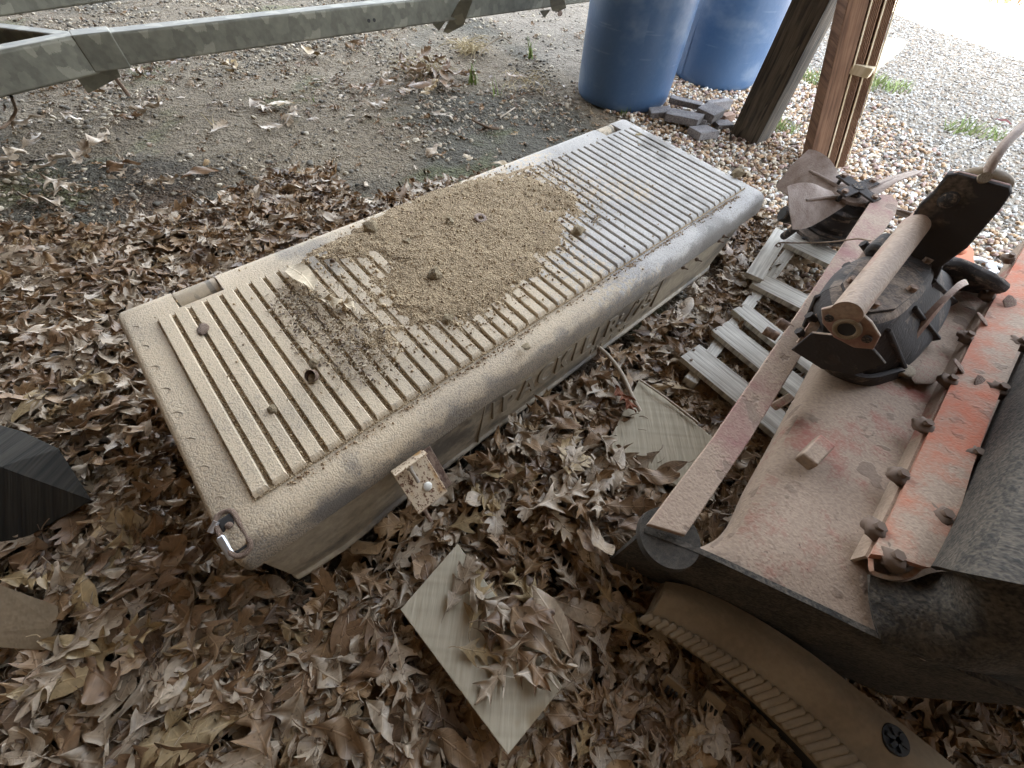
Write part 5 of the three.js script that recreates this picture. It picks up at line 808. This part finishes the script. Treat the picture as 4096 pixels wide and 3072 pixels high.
  mesh('handle_strap', boxUV(sheet([[[0.819, 0.37, -0.605], [0.84, 0.41, -0.636], [0.868, 0.44, -0.67], [0.905, 0.45, -0.706], [0.946, 0.435, -0.738]], [[0.821, 0.37, -0.592], [0.839, 0.41, -0.621], [0.868, 0.44, -0.658], [0.904, 0.45, -0.69], [0.95, 0.43, -0.728]]], 4, 30, 0.012, 0.001, -1)), M.tube, t);
}
// small castings on the gravel behind
{
  const a = single('red_flange_casting', merge([plate([[1.729, 0.05, -1.525], [1.802, 0.05, -1.596], [1.854, 0.05, -1.594], [1.842, 0.05, -1.514], [1.776, 0.05, -1.4], [1.707, 0.05, -1.384], [1.683, 0.05, -1.428]], 0.03, 0.005), at(new THREE.TorusGeometry(0.03, 0.012, 8, 24).rotateX(Math.PI / 2), ...[1.71, 0.085, -1.464])]), M.redCast, 'orange red flange casting on the gravel behind the gearbox', 'casting');
  const b = single('grey_gasket_plate', merge([at(new THREE.TorusGeometry(0.045, 0.014, 6, 24).rotateX(Math.PI / 2).scale(1, 0.5, 1), ...[1.88, 0.02, -1.461]), at(new THREE.TorusGeometry(0.03, 0.012, 6, 24).rotateX(Math.PI / 2).scale(1, 0.5, 1), ...[1.936, 0.02, -1.444])]), M.gasket, 'pale grey double ringed gasket plate on the gravel', 'gasket');
  single('tie_wire', pipe([[0.834, 0.2, -1.188], [0.846, 0.205, -1.2], [0.852, 0.205, -1.19], [0.842, 0.2, -1.182], [0.838, 0.205, -1.195], [0.879, 0.24, -1.154], [0.866, 0.33, -1.026], [0.842, 0.4, -0.934], [0.808, 0.44, -0.862], [0.783, 0.48, -0.807]], 0.0022, 60, 6), M.darkTwig, 'thin rusty wire stretched from the pallet to the gearbox', 'wire');
}
// ---------------------------------------------------------------- ribbed bumper cover
{
  const t = thing('bumper_cover', 'dusty tan plastic bumper cover with a ribbed edge', 'bumper');
  const far = [[0.315, 0.155, -0.144], [0.359, 0.16, -0.138], [0.436, 0.165, -0.109], [0.53, 0.165, -0.058], [0.611, 0.165, 0.001], [0.683, 0.165, 0.056], [0.747, 0.165, 0.108]], near = [[0.285, 0.14, -0.091], [0.326, 0.145, -0.078], [0.397, 0.15, -0.045], [0.473, 0.15, -0.001], [0.535, 0.15, 0.044], [0.583, 0.15, 0.088], [0.626, 0.15, 0.131]];
  const topS = sheet([far, far.map((p, i) => [mix(p[0], near[i][0], 0.4), p[1] + 0.008, mix(p[2], near[i][2], 0.4)]), near], 14, 50, 0.004, 0.001, -1);
  const body = mesh('top_panel', topS, M.tan, t);
  const cn = new THREE.CatmullRomCurve3(near.map((p) => V(p))), low = [[0.266, 0.13, -0.082], [0.305, 0.135, -0.065], [0.378, 0.135, -0.026], [0.442, 0.135, 0.02], [0.494, 0.135, 0.064], [0.536, 0.135, 0.107], [0.569, 0.135, 0.145]], cl = new THREE.CatmullRomCurve3(low.map((p) => V(p)));
  mesh('rib_bed', sheet([near, low], 3, 50, 0.004, 0, -1), M.tan, t);
  const N = 31; for (let k = 0; k < N; k++) { const a = cn.getPointAt((k + 0.3) / N), b = cl.getPointAt((k + 0.3) / N); const g = lay(rbox(0.0125, 0.016, a.distanceTo(b) * 1.04, 0.005, 3), a.clone().setY(a.y + 0.004).toArray(), b.clone().setY(b.y + 0.005).toArray()); mesh('rib', boxUV(g), M.tan, t); }
  mesh('front_lip', sheet([low, low.map(([x, y, z]) => [x + 0.002, y - 0.018, z - 0.002])], 2, 40, 0.004, 0, 1), M.tan, t);
  mesh('apron', sheet([low.map(([x, y, z]) => [x + 0.008, y - 0.02, z - 0.008]), low.map(([x, y, z]) => [x + 0.016, 0.008, z - 0.016])], 3, 40, 0.004, 0, 1), M.black, t);
  for (const [a, b, c, d] of [[[0.323, 0.085, -0.004], [0.351, 0.085, 0.015], [0.35, 0.03, 0.043], [0.32, 0.03, 0.023]], [[0.392, 0.085, 0.012], [0.42, 0.085, 0.031], [0.414, 0.03, 0.067], [0.386, 0.03, 0.048]], [[0.459, 0.085, 0.055], [0.492, 0.085, 0.076], [0.486, 0.03, 0.112], [0.45, 0.03, 0.092]]]) {
    const tb = mesh('clip_tab', plate([a, b, c, d], 0.005, 0.001), M.tan, t);
    const m = V(a).add(V(b)).add(V(c)).add(V(d)).multiplyScalar(0.25), e = V(b).sub(V(a)).normalize(), f = V(d).sub(V(a)).normalize();
    for (let k = -1; k <= 1; k++) { const p = m.clone().addScaledVector(e, k * 0.008).add(V(-0.002, 0.004, 0.002)); mesh('slot', boxUV(lay(rbox(0.004, 0.005, 0.02, 0.001), p.clone().addScaledVector(f, -0.01).toArray(), p.clone().addScaledVector(f, 0.01).toArray())), M.clip, tb); }
  }
  const hp = V([0.629, 0.178, 0.053]); mesh('round_clip', merge([at(new THREE.CylinderGeometry(0.019, 0.02, 0.006, 28), hp.x, hp.y - 0.003, hp.z), ...[0, 1, 2].map((k) => at(new THREE.BoxGeometry(0.006, 0.006, 0.03).rotateY(k * 1.05), hp.x, hp.y + 0.001, hp.z))]), M.clip, t);
  mesh('end_hook', sheet([[[0.315, 0.155, -0.144], [0.299, 0.15, -0.119], [0.285, 0.14, -0.091]], [[0.327, 0.1, -0.151], [0.308, 0.1, -0.123], [0.289, 0.1, -0.095]]], 3, 8, 0.004, 0, 1), M.tan, t);
}
// ---------------------------------------------------------------- twigs, straw, weeds
{
  const stick = (pts, r, m, label) => single('dead_twig', pipe(pts, r, 26, 7), m, label, 'twig');
  stick([[0.221, 0.12, -0.765], [0.264, 0.125, -0.708], [0.295, 0.12, -0.654], [0.317, 0.12, -0.576], [0.333, 0.11, -0.549]], 0.0055, M.twig, 'pale forked twig lying on leaves between toolbox and plywood');
  stick([[0.349, 0.1, -0.658], [0.384, 0.105, -0.624], [0.433, 0.1, -0.585], [0.482, 0.1, -0.536]], 0.003, M.twig, 'pale thin twig bent along the far edge of the plywood');
  stick([[-0.344, 0.012, -2.469], [-0.28, 0.016, -2.404], [-0.236, 0.014, -2.379], [-0.189, 0.01, -2.389]], 0.006, M.darkTwig, 'short dark twig on the dirt behind the toolbox');
  stick([[-0.195, 0.01, -2.538], [-0.156, 0.02, -2.588], [-0.118, 0.015, -2.683]], 0.004, M.twig, 'pale broken twig on the dirt before the nearer drum');
  stick([[1.151, 0.03, -2.19], [1.153, 0.03, -2.111], [1.183, 0.02, -2.086]], 0.004, M.darkTwig, 'small dark twig on the pebbles by the fan blade');
  stick([[-0.43, 0.02, -3.583], [-0.366, 0.06, -3.67], [-0.279, 0.09, -3.717], [-0.224, 0.07, -3.727]], 0.0045, M.twig, 'pale dry stalk arching over the straw tuft');
  // weeds: a few stems with small leaves
  const blade = (h, w) => { const g = new THREE.PlaneGeometry(w, h, 1, 4).translate(0, h / 2, 0), p = g.attributes.position; for (let i = 0; i < p.count; i++) { const k = p.getY(i) / h; p.setX(i, p.getX(i) * (1 - k * 0.85)); p.setZ(i, k * k * h * 0.45); } g.computeVertexNormals(); return g; };
  const weed = (p, n, h, w, m, label, name = 'green_weed') => { const t = thing(name, label, 'weed'); t.position.set(p[0], groundH(p[0], p[2]), p[2]); for (let k = 0; k < n; k++) { const b = mesh('blade', blade(h * rr(0.5, 1), w), m, t); b.rotation.set(rr(-0.3, 0.3), rnd() * 6.28, rr(-0.3, 0.3)); b.position.set(rr(-0.03, 0.03), 0, rr(-0.03, 0.03)); } };
  weed([-0.413, 0, -3.076], 9, 0.13, 0.016, M.weed, 'green weed sprouting beside the small leaf heap');
  weed([-0.239, 0, -2.878], 8, 0.12, 0.007, M.weed, 'thin green weed stalks before the nearer drum');
  weed([-0.049, 0, -3.674], 10, 0.14, 0.014, M.weed, 'leafy weed on the dirt near the trailer bracket');
  weed([0.552, 0, -2.789], 14, 0.05, 0.007, M.weed, 'tiny weed at the foot of the nearer blue drum');
  weed([-1.297, 0, -2.554], 5, 0.04, 0.008, M.weed, 'tiny green sprout on the dirt beside a lone leaf');
  weed([-1.656, 0, -2.179], 6, 0.07, 0.007, M.straw, 'pale yellow sprout on the dirt under the trailer beam', 'straw_sprout');
  const tuft = (p, n, r, h, label) => { const gs = []; for (let k = 0; k < n; k++) { const a = rnd() * 6.28, d = rnd() * r, x = p[0] + Math.cos(a) * d, z = p[2] + Math.sin(a) * d, l = h * rr(0.5, 1.3), b = rnd() * 6.28; gs.push(pipe([[x, 0.0, z], [x + Math.cos(b) * l * 0.4, l * rr(0.2, 0.5), z + Math.sin(b) * l * 0.4], [x + Math.cos(b + 0.6) * l, l * rr(0.02, 0.5), z + Math.sin(b + 0.6) * l]], 0.0018, 5, 3)); } const o = single('straw_tuft', merge(gs), M.straw, label, 'dry grass'); o.userData.kind = 'stuff'; };
  tuft([-0.515, 0, -3.669], 90, 0.09, 0.14, 'tangle of yellow dry grass behind the small leaf heap');
  tuft([-0.746, 0, -3.138], 60, 0.12, 0.13, 'brown dry grass stems sticking out of the small leaf heap');
  tuft([-0.047, 0, -3.16], 30, 0.2, 0.1, 'thin dry grass stems on the dirt before the nearer drum');
  // low grass at the edge of the gravel outside
  const grassy = (p, n, r, label) => { const l = []; for (let k = 0; k < n; k++) { const a = rnd() * 6.28, d = r * Math.sqrt(rnd()); l.push([p[0] + Math.cos(a) * d, 0.0, p[2] + Math.sin(a) * d * 0.6, rr(0.03, 0.07), tone([0.14, 0.20, 0.05], [0.28, 0.32, 0.13]), 0.6]); } const g = blade(1, 0.16); scatter('grass_patch', label, 'grass', [g], M.pebble, l); };
  grassy([2.108, 0, -3.652], 260, 0.22, 'thin green grass in the gravel between post and leaning boards');
  grassy([2.526, 0, -3.671], 240, 0.25, 'thin green grass in the gravel beyond the leaning boards');
  grassy([1.481, 0, -2.718], 90, 0.1, 'small grass tuft at the timber post foot');
  grassy([2.793, 0, -2.933], 120, 0.2, 'sparse grass tuft in the open gravel');
  const bank = [], va = [4.751, 0, -7.193], vb = [7.078, 0, -7.239]; for (let k = 0; k < 2600; k++) { const t = rr(-0.4, 1.3), d = Math.pow(rnd(), 0.8) * 2.6, x = mix(va[0], vb[0], t) + d * 0.55 + 0.2 * (fbm(t * 9, 2, 5) - 0.5), z = mix(va[2], vb[2], t) - d * 0.8; bank.push([x, 0.01, z, rr(0.06, 0.15), tone([0.13, 0.075, 0.035], [0.24, 0.165, 0.075]), 0.7]); }
  scatter('dry_grass_verge', 'brown dry grass verge at the far edge of the sunlit gravel', 'grass', [blade(1, 0.2)], M.pebble, bank);
}
renderer.render(scene, camera);
